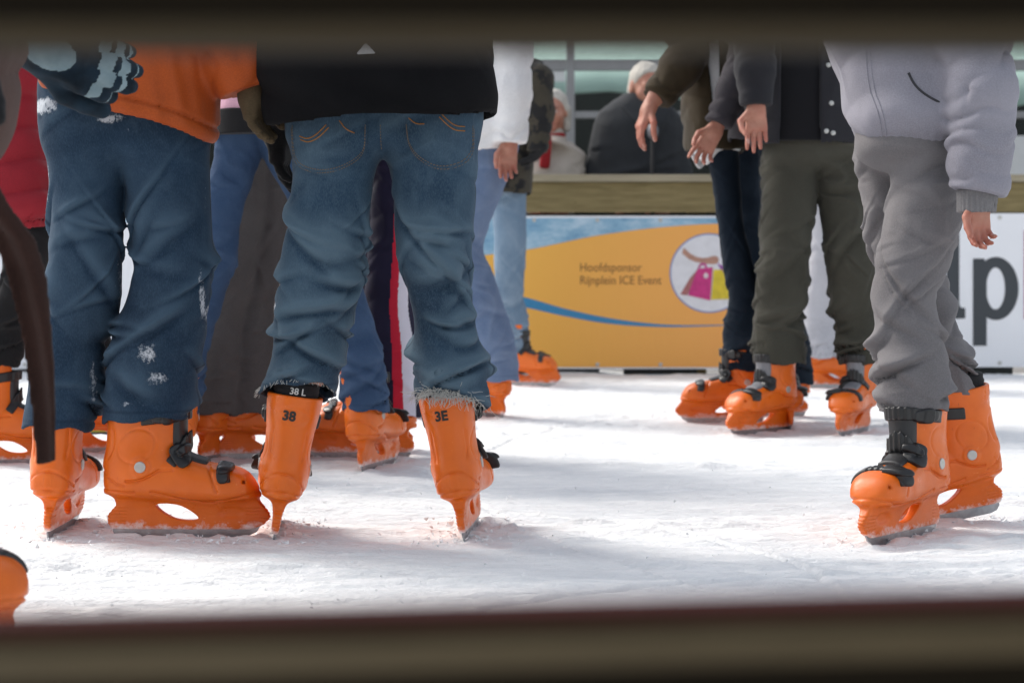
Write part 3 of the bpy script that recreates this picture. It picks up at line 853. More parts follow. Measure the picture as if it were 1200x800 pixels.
class PocketTrousers(Trousers):
    def d(s, P):
        o = Trousers.d(s, P)
        px = P[:, 0]*FPX/FD+600; py = HZ-(P[:, 2]-CAMH)*FPX/FD
        back = P[:, 1] < FD-.03
        for poly in POCK: o = o-.0042*(inpoly(px, py, poly) & back)
        return o
FT = PocketTrousers([FL, FR], 11, ankle_amp=.018, knee_amp=.019, cr=.003, hem=((.03, -.30), (-.16, -.20)), pelvis=FP, k=.010)
FJ = Jacket(torso(FD, [(143,310,584),(110,306,582),(60,300,576)], .185, 1.25, 447, .21),
            [arm((330,-60,FD,.075),(318,20,FD+.1,.068),(322,120,FD+.14,.055),(325,146,FD+.15,.048)),
             arm((558,-60,FD,.075),(550,0,FD+.16,.055),(535,70,FD+.3,.052),(528,84,FD+.36,.045))], 21, amp=.007, hem=(.05, .02))
FG1 = Hand(W(326,146,FD+.15), (.05,0,-1), (.1,1,0), .35, .95, 1.35); FG2 = Hand(W(524,86,FD+.37), (-.3,.8,-.3), (-1,0,0), .4, .95, 1.35).flip()
JBLACK = m_cloth('black_jacket_cloth', (.0045, .0045, .0055), (.003, .003, .0036), rough=.9, sheen=.0, weave=300)
JBLACK.node_tree.nodes['Principled BSDF'].inputs['Specular IOR Level'].default_value = .12
GBLACK = m_cloth('black_glove_cloth', (.012, .012, .013), weave=200)
glove(FJ, FG1, GBLACK); glove(FJ, FG2, GBLACK)
F, Fj, Fk = person('skater seen from behind in plain black jacket and worn blue jeans with frayed hem', SKATERS, (X(447,FD), FD), FT, D1, FJ, JBLACK,
       [(321,3.86,-6,0,8.5,0),(549,3.88,5,1,-8.5,0)], Head((X(447,FD),FD,1.47),0), vox=.0035, hair=(HAIRB,'short'), gloves=(FG1,FG2))
def on_surface(fn, x, z, y0, y1, n=64):
    """front-most y where fn changes sign between y0 and y1"""
    ys = np.linspace(y0, y1, n, dtype=f32); P = np.stack([np.full(n, x, f32), ys, np.full(n, z, f32)], 1)
    d = fn(P); k = np.argmax(d < 0)
    if not (d < 0).any(): return None
    if k == 0: return float(ys[0])
    return float(ys[k-1]+(ys[k]-ys[k-1])*d[k-1]/(d[k-1]-d[k]))
def trail(mb, fn, path, D, r, step=3.2, dash=.62, off=.0006, base=(0, 0, 0)):
    pts = []
    for (a, b), (c, d) in zip(path[:-1], path[1:]):
        L = math.hypot(c-a, d-b); n = max(2, int(L/step))
        pts += [(a+(c-a)*i/n, b+(d-b)*i/n, a+(c-a)*(i+dash)/n, b+(d-b)*(i+dash)/n) for i in range(n)]
    for a, b, c, d in pts:
        q = []
        for u, v in ((a, b), (c, d)):
            x = X(u, D); z = Z(v, D); y = on_surface(fn, x, z, D-.3, D+.05)
            if y is not None: q.append((x-base[0], y-off-base[1], z-base[2]))
        if len(q) == 2: mb.tube(q, r, 4)
def rounded(p, n=2):
    for _ in range(n):
        q = [p[0]]
        for a, b in zip(p[:-1], p[1:]): q += [(a[0]*.75+b[0]*.25, a[1]*.75+b[1]*.25), (a[0]*.25+b[0]*.75, a[1]*.25+b[1]*.75)]
        p = q+[p[-1]]
    return p
THREAD = m_plain('brown_thread', (.15, .11, .075), .8); THREADO = m_plain('orange_thread', (.36, .15, .03), .8); THREADW = m_plain('frayed_cotton', (.5, .5, .47), .95)
mb = MB(); fb = tuple(F.location)
pk = [[(347,150),(348,188),(365,200),(389,203),(414,194),(431,179),(432,150)], [(479,150),(481,171),(493,188),(520,201),(554,187),(555,150)]]
for p in pk:
    trail(mb, FT.d, rounded(p), FD, .0009, base=fb)
    trail(mb, FT.d, rounded([(449+(a-449)*1.012, b+3.5) for a, b in p]), FD, .0009, base=fb)
trail(mb, FT.d, [(449,150),(449,178)], FD, .0009, base=fb)
mb.build('pocket_stitching', THREAD, Fj)
mb = MB()
for p in ([(356,163),(366,167),(377,162),(388,151)], [(357,167),(367,171),(379,166),(391,154)], [(519,138),(528,147),(536,152),(546,152)], [(517,142),(526,151),(535,157),(546,157)], [(403,146),(410,156),(420,160)], [(482,143),(490,150),(500,150)]):
    trail(mb, FT.d, rounded(p), FD, .0012, 2.4, .8, base=fb)
mb.build('pocket_embroidery', THREADO, Fj)
# frayed hem of the right leg
mb = MB(); rnd = random.Random(5)
def hem_pt(lf, hemk, a, up=0):
    z = lf.z0; cx, cy, rx, ry = [float(q) for q in lf.at(np.array([z], f32))] if False else [float(q[0]) for q in lf.at(np.array([z], f32))]
    x = cx+rx*math.cos(a); y = cy+ry*math.sin(a)
    return np.array([x, y, z+hemk[0]*(x-cx)+hemk[1]*(y-cy)+up])
for i in range(230):
    a = rnd.gauss(-1.75, .55)
    p = hem_pt(FR, (-.16, -.22), a, rnd.uniform(-.002, .014))
    out = np.array([math.cos(a), math.sin(a), 0])
    p = p+out*.003; pts = [p]
    d = out*rnd.uniform(-.1, .45)+np.array([rnd.uniform(-.9, .6), rnd.uniform(-.3, .1), rnd.uniform(-1, .25)])
    for k in range(4):
        d = d+np.array([rnd.gauss(0, .45), rnd.gauss(0, .3), rnd.gauss(-.12, .4)]); pts.append(pts[-1]+unit(d)*rnd.uniform(.004, .011))
    mb.tube([q-np.array(fb) for q in pts], [.0006, .0006, .0005, .0004, .0003], 4)
for i in range(70):
    a = rnd.gauss(-1.5, 1.0); p = hem_pt(FL, (.03, -.36), a, rnd.uniform(-.002, .004)); out = np.array([math.cos(a), math.sin(a), 0])
    q = p+out*.004+np.array([rnd.gauss(0, .003), 0, -rnd.uniform(.003, .009)])
    mb.tube([p-np.array(fb), q-np.array(fb)], [.0006, .0004], 4)
mb.build('frayed_hem', THREADW, Fj)
# small silver triangle on the jacket's back
tri = []
for k in range(3):
    c = [(437,63.5),(426.5,76.5),(448,75.5)][k]
    pr, nx = [(437,63.5),(426.5,76.5),(448,75.5)][k-1], [(437,63.5),(426.5,76.5),(448,75.5)][(k+1) % 3]
    for t in (.82, .93): tri.append((c[0]*t+pr[0]*(1-t), c[1]*t+pr[1]*(1-t)))
    for t in (.93, .82): tri.append((c[0]*t+nx[0]*(1-t), c[1]*t+nx[1]*(1-t)))
yt = on_surface(FJ.d, X(437,FD), Z(71,FD), FD-.4, FD)-.004
mb = MB().prism_xz([(X(a,FD)-fb[0], Z(b,FD)) for a, b in tri], yt-fb[1], yt-fb[1]+.012)
mb.build('reflective_badge', m_plain('silver_print', (.42, .42, .42), .45, var=.1), Fk)
# size lettering on the two skates and the liner
INK = m_plain('black_ink', (.02, .015, .012), .6); INKW = m_plain('pale_ink', (.6, .6, .58), .6)
def skate_text(skate, side, body, size, zc, surf, mat, dx=0.0, bold=.0012, parent=None, off=.0012):
    me = text_mesh(body, size, bold)
    co = np.empty(len(me.vertices)*3, f32); me.vertices.foreach_get('co', co); co = co.reshape(-1, 3)
    cx, cy = (co[:, 0].min()+co[:, 0].max())/2, (co[:, 1].min()+co[:, 1].max())/2
    out = np.empty_like(co)
    for i, c in enumerate(co):
        lat = (c[0]-cx)+dx; z = zc+(c[1]-cy)
        # seen from behind: picture right is the skate's -y
        xs = np.linspace(-.02, .06, 81, dtype=f32); yy = -lat*(1 if side == 0 else 1)
        d = surf(np.stack([xs, np.full(81, yy if side == 0 else -yy, f32), np.full(81, z, f32)], 1)); k = np.argmax(d < 0)
        x = xs[k-1]+(xs[k]-xs[k-1])*d[k-1]/(d[k-1]-d[k]) if k else 0
        out[i] = (x-.1-off, yy, z)
    me.vertices.foreach_set('co', out.ravel()); me.update()
    return link('lettering', me, mat, parent or skate)
bpy.context.view_layer.update()
fs = [c for c in F.children if c.name.startswith('skate')]
skate_text(fs[0], 0, '38', .027, .262, s_shell, INK, -.006)
skate_text(fs[1], 1, '3E', .027, .262, s_shell, INK, -.006)
skate_text(fs[0], 0, '38 L', .0185, .312, s_liner, INKW, .004, .0004, off=.0032)

# --- D: orange quilted jacket, dark snowy jeans
DD = 3.84
DL = leg(DD, [(50,50,150),(95,48,150),(130,48,150),(170,53,149),(200,58,147),(225,60,146),(250,62,145),(300,60,142),(350,53,138),(389,42,125),(428,31,116),(470,27,111),(505,22,104)], 1.0)
DR = leg(DD, [(50,140,244),(95,138,245),(130,138,245),(170,140,244),(200,146,244),(225,149,245),(250,152,246),(300,158,248),(330,155,248),(350,149,246),(389,137,243),(428,129,234),(465,126,230),(493,123,227)], 1.0)
DPv = Loft([(Z(198,DD), X(146,DD), DD, .10, .06), (Z(178,DD), X(146,DD), DD, .14, .08), (Z(130,DD), X(146,DD), DD, .155, .085), (Z(80,DD), X(146,DD), DD, .155, .10)], 2.2)
DT = Trousers([DL, DR], 17, ankle_amp=.016, knee_amp=.019, cr=.0014, hem=((-.05, -.1), (.06, -.05)), pelvis=DPv, k=.010)
SNOW_RIM = [(60,128,30,16,1.2),(140,143,26,9,1.2),(160,155,18,14,.75),(60,215,7,60,.9),(180,412,22,22,1.0),(190,440,22,16,.95),(165,470,45,10,.8),(240,350,5,60,1.0),(243,240,4,60,.75),(110,445,8,50,.9),(185,370,30,30,.6),(160,400,40,60,.45),(143,330,8,70,.85)]  # snow patches, plus thin strips painting the sun rim along leg edges
def d_attrs(P):
    a = DT.attrs(P); px = P[:, 0]*FPX/DD+600; py = HZ-(P[:, 2]-CAMH)*FPX/DD
    s = np.zeros(len(P), f32)
    for cx, cy, wx, wy, k in SNOW_RIM: s = np.maximum(s, k*np.exp(-((px-cx)/wx)**2-((py-cy)/wy)**2))
    a['snow'] = np.where(P[:, 1] < DD+.03, s, s*.4); return a  # snow and the painted rim light share this mask
DJ = Jacket(torso(DD, [(140,54,257),(100,50,258),(60,62,258)], .165, 1.30, 165, .20),
            [arm((80,-70,DD,.085),(55,-10,DD+.15,.08),(80,50,DD+.3,.065),(110,60,DD+.34,.05)),
             arm((235,-60,DD,.085),(268,10,DD-.05,.085),(280,70,DD-.06,.068),(292,106,DD-.06,.055))], 31, 'band', amp=.010, hem=(-.30, 0), arm_wave=.075, arm_amp=.010)
JORANGE = m_cloth('orange_jacket_cloth', (.36, .066, .008), (.28, .047, .006), rough=.6, sheen=.05, weave=260, bs=.12)
GBEIGE = m_cloth('beige_glove_cloth', (.085, .06, .033), (.06, .042, .022), weave=240); 
DG1 = Hand(W(297,106,DD-.06), (.1,0,-1), (.5,1,0), .35, .68, 1.75, .02); DG2 = Hand(W(112,60,DD+.35), (.7,.6,-.2), (0,0,1), .4, .9, 1.4)
glove(DJ, DG1, GBEIGE); glove(DJ, DG2, GBEIGE)
person('skater in an orange quilted jacket and dark jeans dusted with snow', SKATERS, (X(150,DD), DD), DT, D2, DJ, JORANGE,
       [(66,3.90,-1,0,2,0),(180,3.86,91,1,0,0)], Head((X(165,DD),DD,1.53),15), vox=.0035, hair=(HAIRF,'short'), tattr=d_attrs, gloves=(DG1,DG2), jvox=.0045)

# --- N: grey hooded jacket, right side of the picture
ND = 3.98
NN = leg(3.93, [(130,1046,1126),(165,1050,1124),(200,1050,1123),(250,1040,1125),(285,1032,1120),(315,1025,1108),(345,1021,1094),(375,1023,1094),(405,1029,1098),(440,1030,1100),(478,1031,1098)], 1.05)
NF = leg(4.12, [(130,1003,1085),(170,1003,1082),(200,1006,1075),(250,1015,1078),(300,1024,1095),(345,1040,1106),(390,1056,1114),(430,1070,1125),(461,1076,1131)], 1.05)
NP = Loft([(Z(205,ND), X(1064,ND), ND, .07, .09), (Z(185,ND), X(1064,ND), ND, .105, .13), (Z(150,ND), X(1064,ND), ND, .107, .14), (Z(110,ND), X(1062,ND), ND, .10, .13)], 2.1)
NT = Trousers([NN, NF], 23, ankle_amp=.018, knee_amp=.010, cr=.0065, top=2.0, hem=((0, 0), (-.12, 0)), pelvis=NP, k=.018)
GREYP = m_cloth('grey_trouser_cloth', (.15, .143, .148), (.115, .108, .112), weave=260, bs=.2)
NJ = Jacket(torso(ND, [(176,1013,1124),(150,1004,1128),(120,995,1130),(85,983,1132),(50,970,1134)], .165, 1.28, 1048, .17),
            [arm((1118,-50,ND-.1,.078),(1135,40,ND-.17,.072),(1152,110,ND-.2,.061),(1151,165,ND-.2,.058),(1147,216,ND-.2,.053),(1145,226,ND-.2,.044)),
             arm((985,-40,ND+.12,.08),(945,-30,ND+.35,.062),(872,2,ND+.55,.052),(858,5,ND+.6,.043))], 41, 'blouson', amp=.007, hem=(-.0, 0), arm_wave=.052, arm_amp=.011)
JGREY = m_cloth('grey_hoodie_cloth', (.235, .23, .265), (.19, .185, .215), weave=300, bs=.2)
NH = Hand(W(1146,231,ND-.2), (.0,.0,-1), (-1,-.4,0), .5, .72, 1.05, .05, curls=[.42,.5,.55,.6]).flip()
NH2 = Hand(W(856,10,ND+.6), (-1,.2,-.25), (0,-.6,1), .35, .85)
N_, Nt, Nj = person('skater in a pale grey hooded jacket and grey trousers', SKATERS, (X(1070,ND), ND), NT, GREYP, NJ, JGREY,
       [(1075,3.88,219,0,2,0),(1132,4.10,262,1,-3,10,.012,.95)], Head((X(1030,ND),ND,1.51),245), hands=(NH,NH2), vox=.0035, hair=(HAIRD,'short'), jvox=.004, slim=(1,))
nb = tuple(N_.location)
mb = MB()
def ribbon_on(mb, fn, path, D, r, base):
    pts = []
    for a, b in rounded(path, 3):
        y = on_surface(fn, X(a,D), Z(b,D), D-.4, D+.05)
        if y is not None: pts.append((X(a,D)-base[0], y-base[1], Z(b,D)))
    mb.tube(pts, r, 6)
ribbon_on(mb, lambda P: NJ.tors(P)[0], [(1046,95),(1054,112),(1072,126),(1090,134),(1108,136)], ND, .0028, nb)
mb.build('pocket_opening', m_plain('dark_zip', (.03, .03, .035), .7), Nj)
mb = MB(); ribbon_on(mb, NJ.d, [(1000,50),(1003,90),(1012,130),(1022,165)], ND, .0016, nb); ribbon_on(mb, NJ.d, [(1004,50),(1007,90),(1016,130),(1026,165)], ND, .0016, nb)
mb.build('zip_seam', JGREY, Nj)
def ncuff(P):
    d, t = cone(P, W(1146,222,ND-.2), W(1144,249,ND-.2), .041, .038)
    d = d+.0016*np.cos(np.arctan2(P[:, 1]-(ND-.2), P[:, 0]-X(1145,ND-.2))*26)
    d = smax(d, np.abs(P[:, 2]-(Z(222,ND-.2)+Z(249,ND-.2))/2)-.5*27*ND/FPX, .004)
    return np.maximum(d, -np.maximum(cone(P, W(1146,240,ND-.2), W(1144,262,ND-.2), .033, .032)[0], P[:, 2]-Z(236,ND-.2)))
c = W(1145,236,ND-.2)
build_part('sleeve_cuff', ncuff, (c-.07, c+.07), .003, m_cloth('grey_rib_knit', (.17, .165, .17), weave=200), N_).parent = Nj
for o in N_.children: pass

# --- B: the near skater at the left edge, brown coat, leaning in
BD = 2.62
BL = leg(BD-.08, [(60,-165,-25),(160,-170,-40),(350,-185,-75),(500,-195,-95),(640,-205,-95)], 1.0)
BR = leg(BD+.12, [(60,-165,-25),(160,-170,-40),(350,-175,-70),(500,-190,-95),(620,-200,-95)], 1.0)
BT_ = Trousers([BL, BR], 43, hem=((0, 0), (0, 0)))
BJ = Jacket(torso(BD, [(184,-190,-16),(150,-185,2),(110,-175,11),(60,-165,12)], .2, 1.36, -45, .15),
            [arm((-45,-230,BD+.16,.08),(-10,-90,BD+.36,.072),(22,10,BD+.43,.06),(38,38,BD+.43,.055)),
             arm((-45,-230,BD-.16,.08),(-110,-90,BD-.25,.072),(-90,30,BD-.22,.058),(-70,60,BD-.2,.045))], 47, amp=.008)
JBROWN = m_cloth('brown_coat_cloth', (.075, .042, .034), (.05, .029, .023), weave=220)
def m_glove():
    m, nt, b = new_mat('blue_glove_cloth')
    at = N(nt, 'ShaderNodeAttribute'); at.attribute_name = 'panel'
    c1 = mixc(nt, ramp(nt, noise(nt, 30, 3), .3, .7), (.006, .012, .019), (.014, .030, .048))
    c2 = mixc(nt, ramp(nt, noise(nt, 40, 3), .3, .7), (.17, .24, .27), (.24, .32, .35))
    nt.links.new(mixc(nt, ramp(nt, at.outputs['Fac'], .45, .55), c1, c2), b.inputs['Base Color']); b.inputs['Roughness'].default_value = .8; b.inputs['Specular IOR Level'].default_value = .15
    bump(nt, b, noise(nt, 300, 2), .2, .002); return m
BG = Hand(W(44,50,BD+.43), (.92,-.05,-.38), (-.35,.1,-.9), .42, 1.12, 1.62, .07, curls=[.75,.55,.42,.36])
def bg_attr(P):
    q = P-BG.w.astype(f32); u = q@BG.f.astype(f32); v = q@BG.t.astype(f32); w = q@BG.n.astype(f32)
    back = w < .004
    pan = ((u/.085-.42)/.5)**2+((v-.004)/.028)**2 < 1
    fing = np.zeros(len(P), bool)
    for ch in BG.chains()[:4]:
        for i_, (f0, f1) in ((1, (.35, 1.0)), (2, (.2, .95)), (3, (.3, .9))):
            d_, t_ = cone(P, ch[i_][0], ch[i_+1][0], ch[i_][1], ch[i_+1][1]); o_ = (P-ch[i_][0].astype(f32))@BG.n.astype(f32)
            fing |= (d_ < .004) & (t_ > f0) & (t_ < f1) & (o_ < .004)
    return dict(panel=((pan & back) | (fing & (u > .1))).astype(f32))
glove(BJ, BG, m_glove(), bg_attr); BG2 = Hand(W(-68,66,BD-.2), (.3,0,-1), (1,0,0), .4, .95, 1.4); glove(BJ, BG2, GBLACK)
B, _, Bj = person('nearest skater at the left edge in brown coat with hanging scarf and blue glove', SKATERS, (X(-100,BD), BD), BT_, D6, BJ, JBROWN,
       [(-70,2.74,140,1,0,0),(-190,2.9,100,0,0,0)], Head((X(-30,BD),BD,1.6),95,15), vox=.006, hair=(HAIRD,'long'), gloves=(BG,BG2))
def scarf(P):
    D = BD-.1
    ks = [(40,-80,60),(120,-60,55),(190,-28,46),(240,-6,44),(280,20,46),(330,33,44),(385,43,37),(430,48,34),(480,52,29),(545,54,23)]
    zz = [(Z(a,D), X(c,D), w/2*D/FPX*1.02) for a, c, w in ks][::-1]
    zz = np.array(zz); x, y, z = P.T
    cx = np.interp(z, zz[:, 0], zz[:, 1]); hw = np.interp(z, zz[:, 0], zz[:, 2])
    yc = D-.12*np.clip((z-.55)/.3, 0, 1)+.008*np.sin((x-cx)*140+z*6)
    d = smax(np.abs(x-cx)-hw, np.abs(y-yc)-.006, .006)
    return smax(d, np.maximum(Z(543,D)+.3*(x-cx)*0-z+.25*(x-cx), z-.84), .003)
build_part('scarf', scarf, ((X(-130,BD), BD-.3, .22), (X(90,BD), BD+.05, .9)), .004, m_cloth('brown_scarf_cloth', (.030, .0125, .009), (.018, .008, .006), weave=200), B)

# --- C: child in red behind the left leg
CD = 5.22
CT = Trousers([leg(CD, [(215,0,66),(250,2,65),(280,3,63),(350,8,50),(400,-4,38),(431,-10,32)]), leg(CD+.35, [(215,20,75),(250,26,80),(300,48,100),(350,80,126),(400,100,134),(470,88,130)])], 51, ankle_amp=.012)
BLACKP = m_cloth('black_trouser_cloth', (.010, .010, .011), weave=260)
CJ = Jacket(torso(CD, [(268,-40,72),(220,-46,64),(170,-48,54),(130,-46,48)], .15, 1.16, 0, .16),
            [arm((25,60,CD+.05,.07),(22,110,CD+.2,.062),(0,150,CD+.3,.055),(-12,165,CD+.34,.045)), arm((-45,60,CD,.07),(-75,130,CD-.02,.062),(-75,200,CD-.06,.05),(-75,215,CD-.06,.045))], 53, 'puffer', amp=.004)
JRED = m_cloth('red_jacket_cloth', (.27, .012, .022), (.20, .008, .016), rough=.65, sheen=.05, weave=260, bs=.1)
CG = [Hand(W(-14,170,CD+.35), (-.2,.4,-1), (-1,0,0), .4, .8, 1.4), Hand(W(-75,222,CD-.06), (0,0,-1), (1,0,0), .4, .8, 1.4)]
for g in CG: glove(CJ, g, GBLACK)
person('child in a red quilted jacket and black trousers at the left edge', SKATERS, (X(15,CD), CD), CT, BLACKP, CJ, JRED,
       [(-8,5.3,75,0,0,0),(102,5.66,60,1,0,0)], Head((X(0,CD),CD,1.37),60,0,.92), vox=.005, hair=(HAIRB,'short'), gloves=CG)

# --- E: wide-legged jeans and pink top, seen between the two front skaters
ED = 5.12
EL = leg(ED, [(110,258,326),(150,256,322),(172,252,311),(186,250,305),(212,244,294),(262,232,281),(305,223,275),(357,206,256),(402,190,241),(445,180,233),(490,172,228)])
ER = leg(ED, [(110,285,350),(150,292,356),(172,303,364),(186,309,368),(200,317,372),(215,327,380),(240,340,392),(290,354,408),(330,372,422),(373,384,434),(430,395,448),(484,400,455)])
ET = Trousers([EL, ER], 61, ankle_amp=.008, knee_amp=.006, hem=((.1, 0), (-.05, -.08)), k=.008)
EJ = Jacket(torso(ED, [(136,254,350),(100,256,348),(60,252,350)], .14, 1.38, 302, .18),
            [arm((265,-60,ED,.06),(240,10,ED+.05,.05),(240,60,ED+.2,.045),(250,75,ED+.26,.036)), arm((340,-60,ED,.06),(368,10,ED+.05,.05),(362,60,ED+.2,.045),(352,75,ED+.26,.036))], 63, amp=.005)
JPINK = m_cloth('pink_cotton', (.55, .32, .40), weave=300)
EG = [Hand(W(252,78,ED+.28), (.3,.7,-.4), (0,0,1), .4, .85), Hand(W(350,78,ED+.28), (-.3,.7,-.4), (0,0,1), .4, .85).flip()]
E_, Et, _ = person('skater in pink top and mid blue jeans standing with legs apart, second row', SKATERS, (X(305,ED), ED), ET, D3, EJ, JPINK,
       [(206,5.2,345,0,3,0),(436,5.20,15,1,-5,0)], Head((X(302,ED),ED,1.6),10), hands=EG, hair=(HAIRB,'long'), jname='top')
beltl = Loft([(Z(160,ED), X(303,ED), ED, .125, .15), (Z(132,ED), X(303,ED), ED, .122, .15)], 2.2)
build_part('belt', lambda P: np.maximum(beltl.d(P)[0]-.002*jit(P,1,20,2), -(beltl.d(P)[0]+.02)), ((X(303,ED)-.2, ED-.2, Z(165,ED)), (X(303,ED)+.2, ED+.2, Z(127,ED))), .004, BLACKP, E_)

# --- G: wide grey-brown trousers behind
GD = 5.42
GT = Trousers([leg(GD, [(120,262,318),(172,264,312),(200,264,312),(300,252,301),(400,241,286),(484,226,281)]), leg(GD+.06, [(120,292,346),(172,296,342),(200,298,340),(250,296,339),(300,290,335),(400,282,326),(484,272,322)])], 71, ankle_amp=.004, knee_amp=.005, k=.02)
TAUPE = m_cloth('taupe_trouser_cloth', (.088, .078, .076), (.062, .055, .054), weave=260)
GJ = Jacket(torso(GD, [(150,262,345),(100,262,345),(60,258,348)], .14, 1.42, 303, .18),
            [arm((265,-60,GD,.065),(270,10,GD+.1,.055),(280,60,GD+.22,.045),(290,75,GD+.26,.038)), arm((340,-60,GD,.065),(350,10,GD+.08,.055),(340,60,GD+.2,.045),(330,75,GD+.24,.038))], 73)
JTEAL = m_cloth('dark_green_cloth', (.02, .03, .03), weave=300)
GG = [Hand(W(292,78,GD+.28), (.3,.7,-.3), (0,0,1), .4, .85), Hand(W(328,78,GD+.26), (-.3,.7,-.3), (0,0,1), .4, .85).flip()]
for g in GG: glove(GJ, g, GBLACK)
person('skater in wide grey-brown trousers standing behind the wide-legged blue jeans', SKATERS, (X(300,GD), GD), GT, TAUPE, GJ, JTEAL,
       [(252,5.46,20,0,0,0),(292,5.5,70,1,0,0)], Head((X(303,GD),GD,1.64),20), hair=(HAIRD,'short'), tname='trousers', gloves=GG)

# --- T: navy track trousers with red and white stripes
TD = 5.5
TT = Trousers([leg(TD, [(110,420,478),(170,434,486),(200,436,488),(260,434,488),(300,431,487),(350,427,484),(420,430,484),(488,432,486)]), leg(TD+.22, [(110,420,476),(200,422,470),(300,422,474),(420,424,474),(486,426,478)])], 81, ankle_amp=.005, knee_amp=.004)
def m_track():
    m, nt, b = new_mat('track_cloth')
    c = mixc(nt, ramp(nt, noise(nt, 6, 3), .3, .7), (.010, .009, .022), (.016, .014, .034))
    for nm, col in (('red', (.42, .015, .035)), ('white', (.55, .53, .6))):
        at = N(nt, 'ShaderNodeAttribute'); at.attribute_name = nm; c = mixc(nt, ramp(nt, at.outputs['Fac'], .45, .55), c, col)
    nt.links.new(c, b.inputs['Base Color']); b.inputs['Roughness'].default_value = .6; bump(nt, b, noise(nt, 300, 2), .15, .002); return m
def t_attr(P):
    a = TT.attrs(P); cx, cy, rx, ry = TT.legs[0].at(P[:, 2]); u = (P[:, 0]-cx)/rx; fr = (P[:, 1] < cy)
    a['red'] = ((u > .10) & (u < .42) & fr).astype(f32); a['white'] = ((u > .42) & (u < .82) & fr).astype(f32); return a
TRACK = m_track(); TRACK.node_tree.nodes['Principled BSDF'].inputs['Specular IOR Level'].default_value = .1
TJ = Jacket(torso(TD, [(150,412,482),(100,410,484),(60,408,486)], .16, 1.4, 448, .16),
            [arm((445,-60,TD-.15,.065),(450,10,TD-.18,.055),(425,70,TD-.16,.045),(415,85,TD-.15,.036)), arm((445,-60,TD+.16,.065),(450,10,TD+.18,.055),(425,70,TD+.16,.045),(415,85,TD+.15,.036))], 83)
JNAVY = m_cloth('navy_cloth', (.012, .012, .028), weave=300)
TG = [Hand(W(412,88,TD-.15), (-.7,0,-.6), (0,0,1), .4, .85), Hand(W(412,88,TD+.15), (-.7,0,-.6), (0,0,1), .4, .85).flip()]
person('skater in navy track trousers with red and white side stripes', SKATERS, (X(448,TD), TD), TT, TRACK, TJ, JNAVY,
       [(448,5.53,270,0,0,0),(448,5.75,268,1,0,0)], Head((X(440,TD),TD,1.62),270), hands=TG, hair=(HAIRF,'short'), tname='track_trousers', tattr=t_attr, vox=.0035)

# --- H: white jacket, pale jeans, half hidden by the front skater
HD = 7.07
HT = Trousers([leg(HD, [(120,560,612),(170,552,608),(200,545,599),(228,535,588),(255,528,576),(290,518,566),(325,526,577),(360,534,584),(395,540,593),(446,545,600)]), leg(HD+.15, [(120,520,580),(200,508,560),(300,495,545),(400,490,540),(450,488,540)])], 91, ankle_amp=.006, knee_amp=.007)
HJ = Jacket(torso(HD, [(178,522,602),(120,518,604),(60,512,608)], .15, 1.5, 560, .19),
            [arm((598,-50,HD-.05,.078),(600,30,HD-.1,.073),(599,110,HD-.12,.070),(597,168,HD-.13,.062)), arm((520,-50,HD,.075),(500,30,HD+.1,.068),(500,110,HD+.2,.06),(500,165,HD+.24,.05))], 93, 'plain', amp=.008, arm_wave=.06, arm_amp=.008)
JWHITE = m_cloth('white_jacket_cloth', (.70, .70, .70), (.58, .58, .59), weave=240, bs=.15)
HH = [Hand(W(597,166,HD-.13), (-.08,0,-1), (-1,-.3,0), .3, .92, 1.05, .04, curls=[.25,.3,.35,.4]).flip(), Hand(W(500,168,HD+.25), (0,0,-1), (1,0,0), .3, .9)]
person('skater in a white jacket and pale blue jeans with one knee bent', SKATERS, (X(560,HD), HD), HT, D4, HJ, JWHITE,
       [(577,7.1,330,0,0,0),(512,7.2,240,1,0,0)], Head((X(560,HD),HD,1.73),270), hands=HH, hair=(HAIRF,'long'), vox=.005)

# --- I: camouflage jacket beside the white one
ID = 9.12
IT = Trousers([leg(ID, [(180,574,620),(228,577,617),(290,579,616),(340,581,613),(380,584,613),(414,586,614)]), leg(ID+.25, [(180,574,618),(228,577,615),(340,581,612),(412,586,613)])], 101, ankle_amp=.009, knee_amp=.006)
IJ = Jacket(torso(ID, [(228,570,622),(180,568,626),(120,564,630),(70,562,630)], .16, 1.58, 596, .17),
            [arm((622,50,ID-.12,.075),(630,90,ID-.16,.072),(634,130,ID-.16,.06),(630,178,ID-.18,.05)), arm((590,50,ID+.14,.075),(585,110,ID+.2,.065),(590,180,ID+.2,.05),(592,190,ID+.2,.045))], 103, arm_amp=.006)
CAMO = m_cloth('camouflage_cloth', (.050, .042, .030), (.026, .024, .018), weave=240, big=9, spots=((.012, .012, .013), 15, .52))
IG = [Hand(W(629,180,ID-.18), (-.5,.5,-.5), (0,-1,0), .7, .8, 1.2), Hand(W(592,194,ID+.2), (.2,.3,-1), (0,-1,0), .4, .85, 1.2)]
for g in IG: glove(IJ, g, GBLACK)
person('skater in a camouflage jacket and washed light jeans near the orange banner', SKATERS, (X(597,ID), ID), IT, D5, IJ, CAMO,
       [(603,9.14,112,0,0,0),(600,9.42,100,1,0,0)], Head((X(600,ID),ID,1.8),95), hair=(HAIRD,'short'), vox=.006, jvox=.008, gloves=IG)

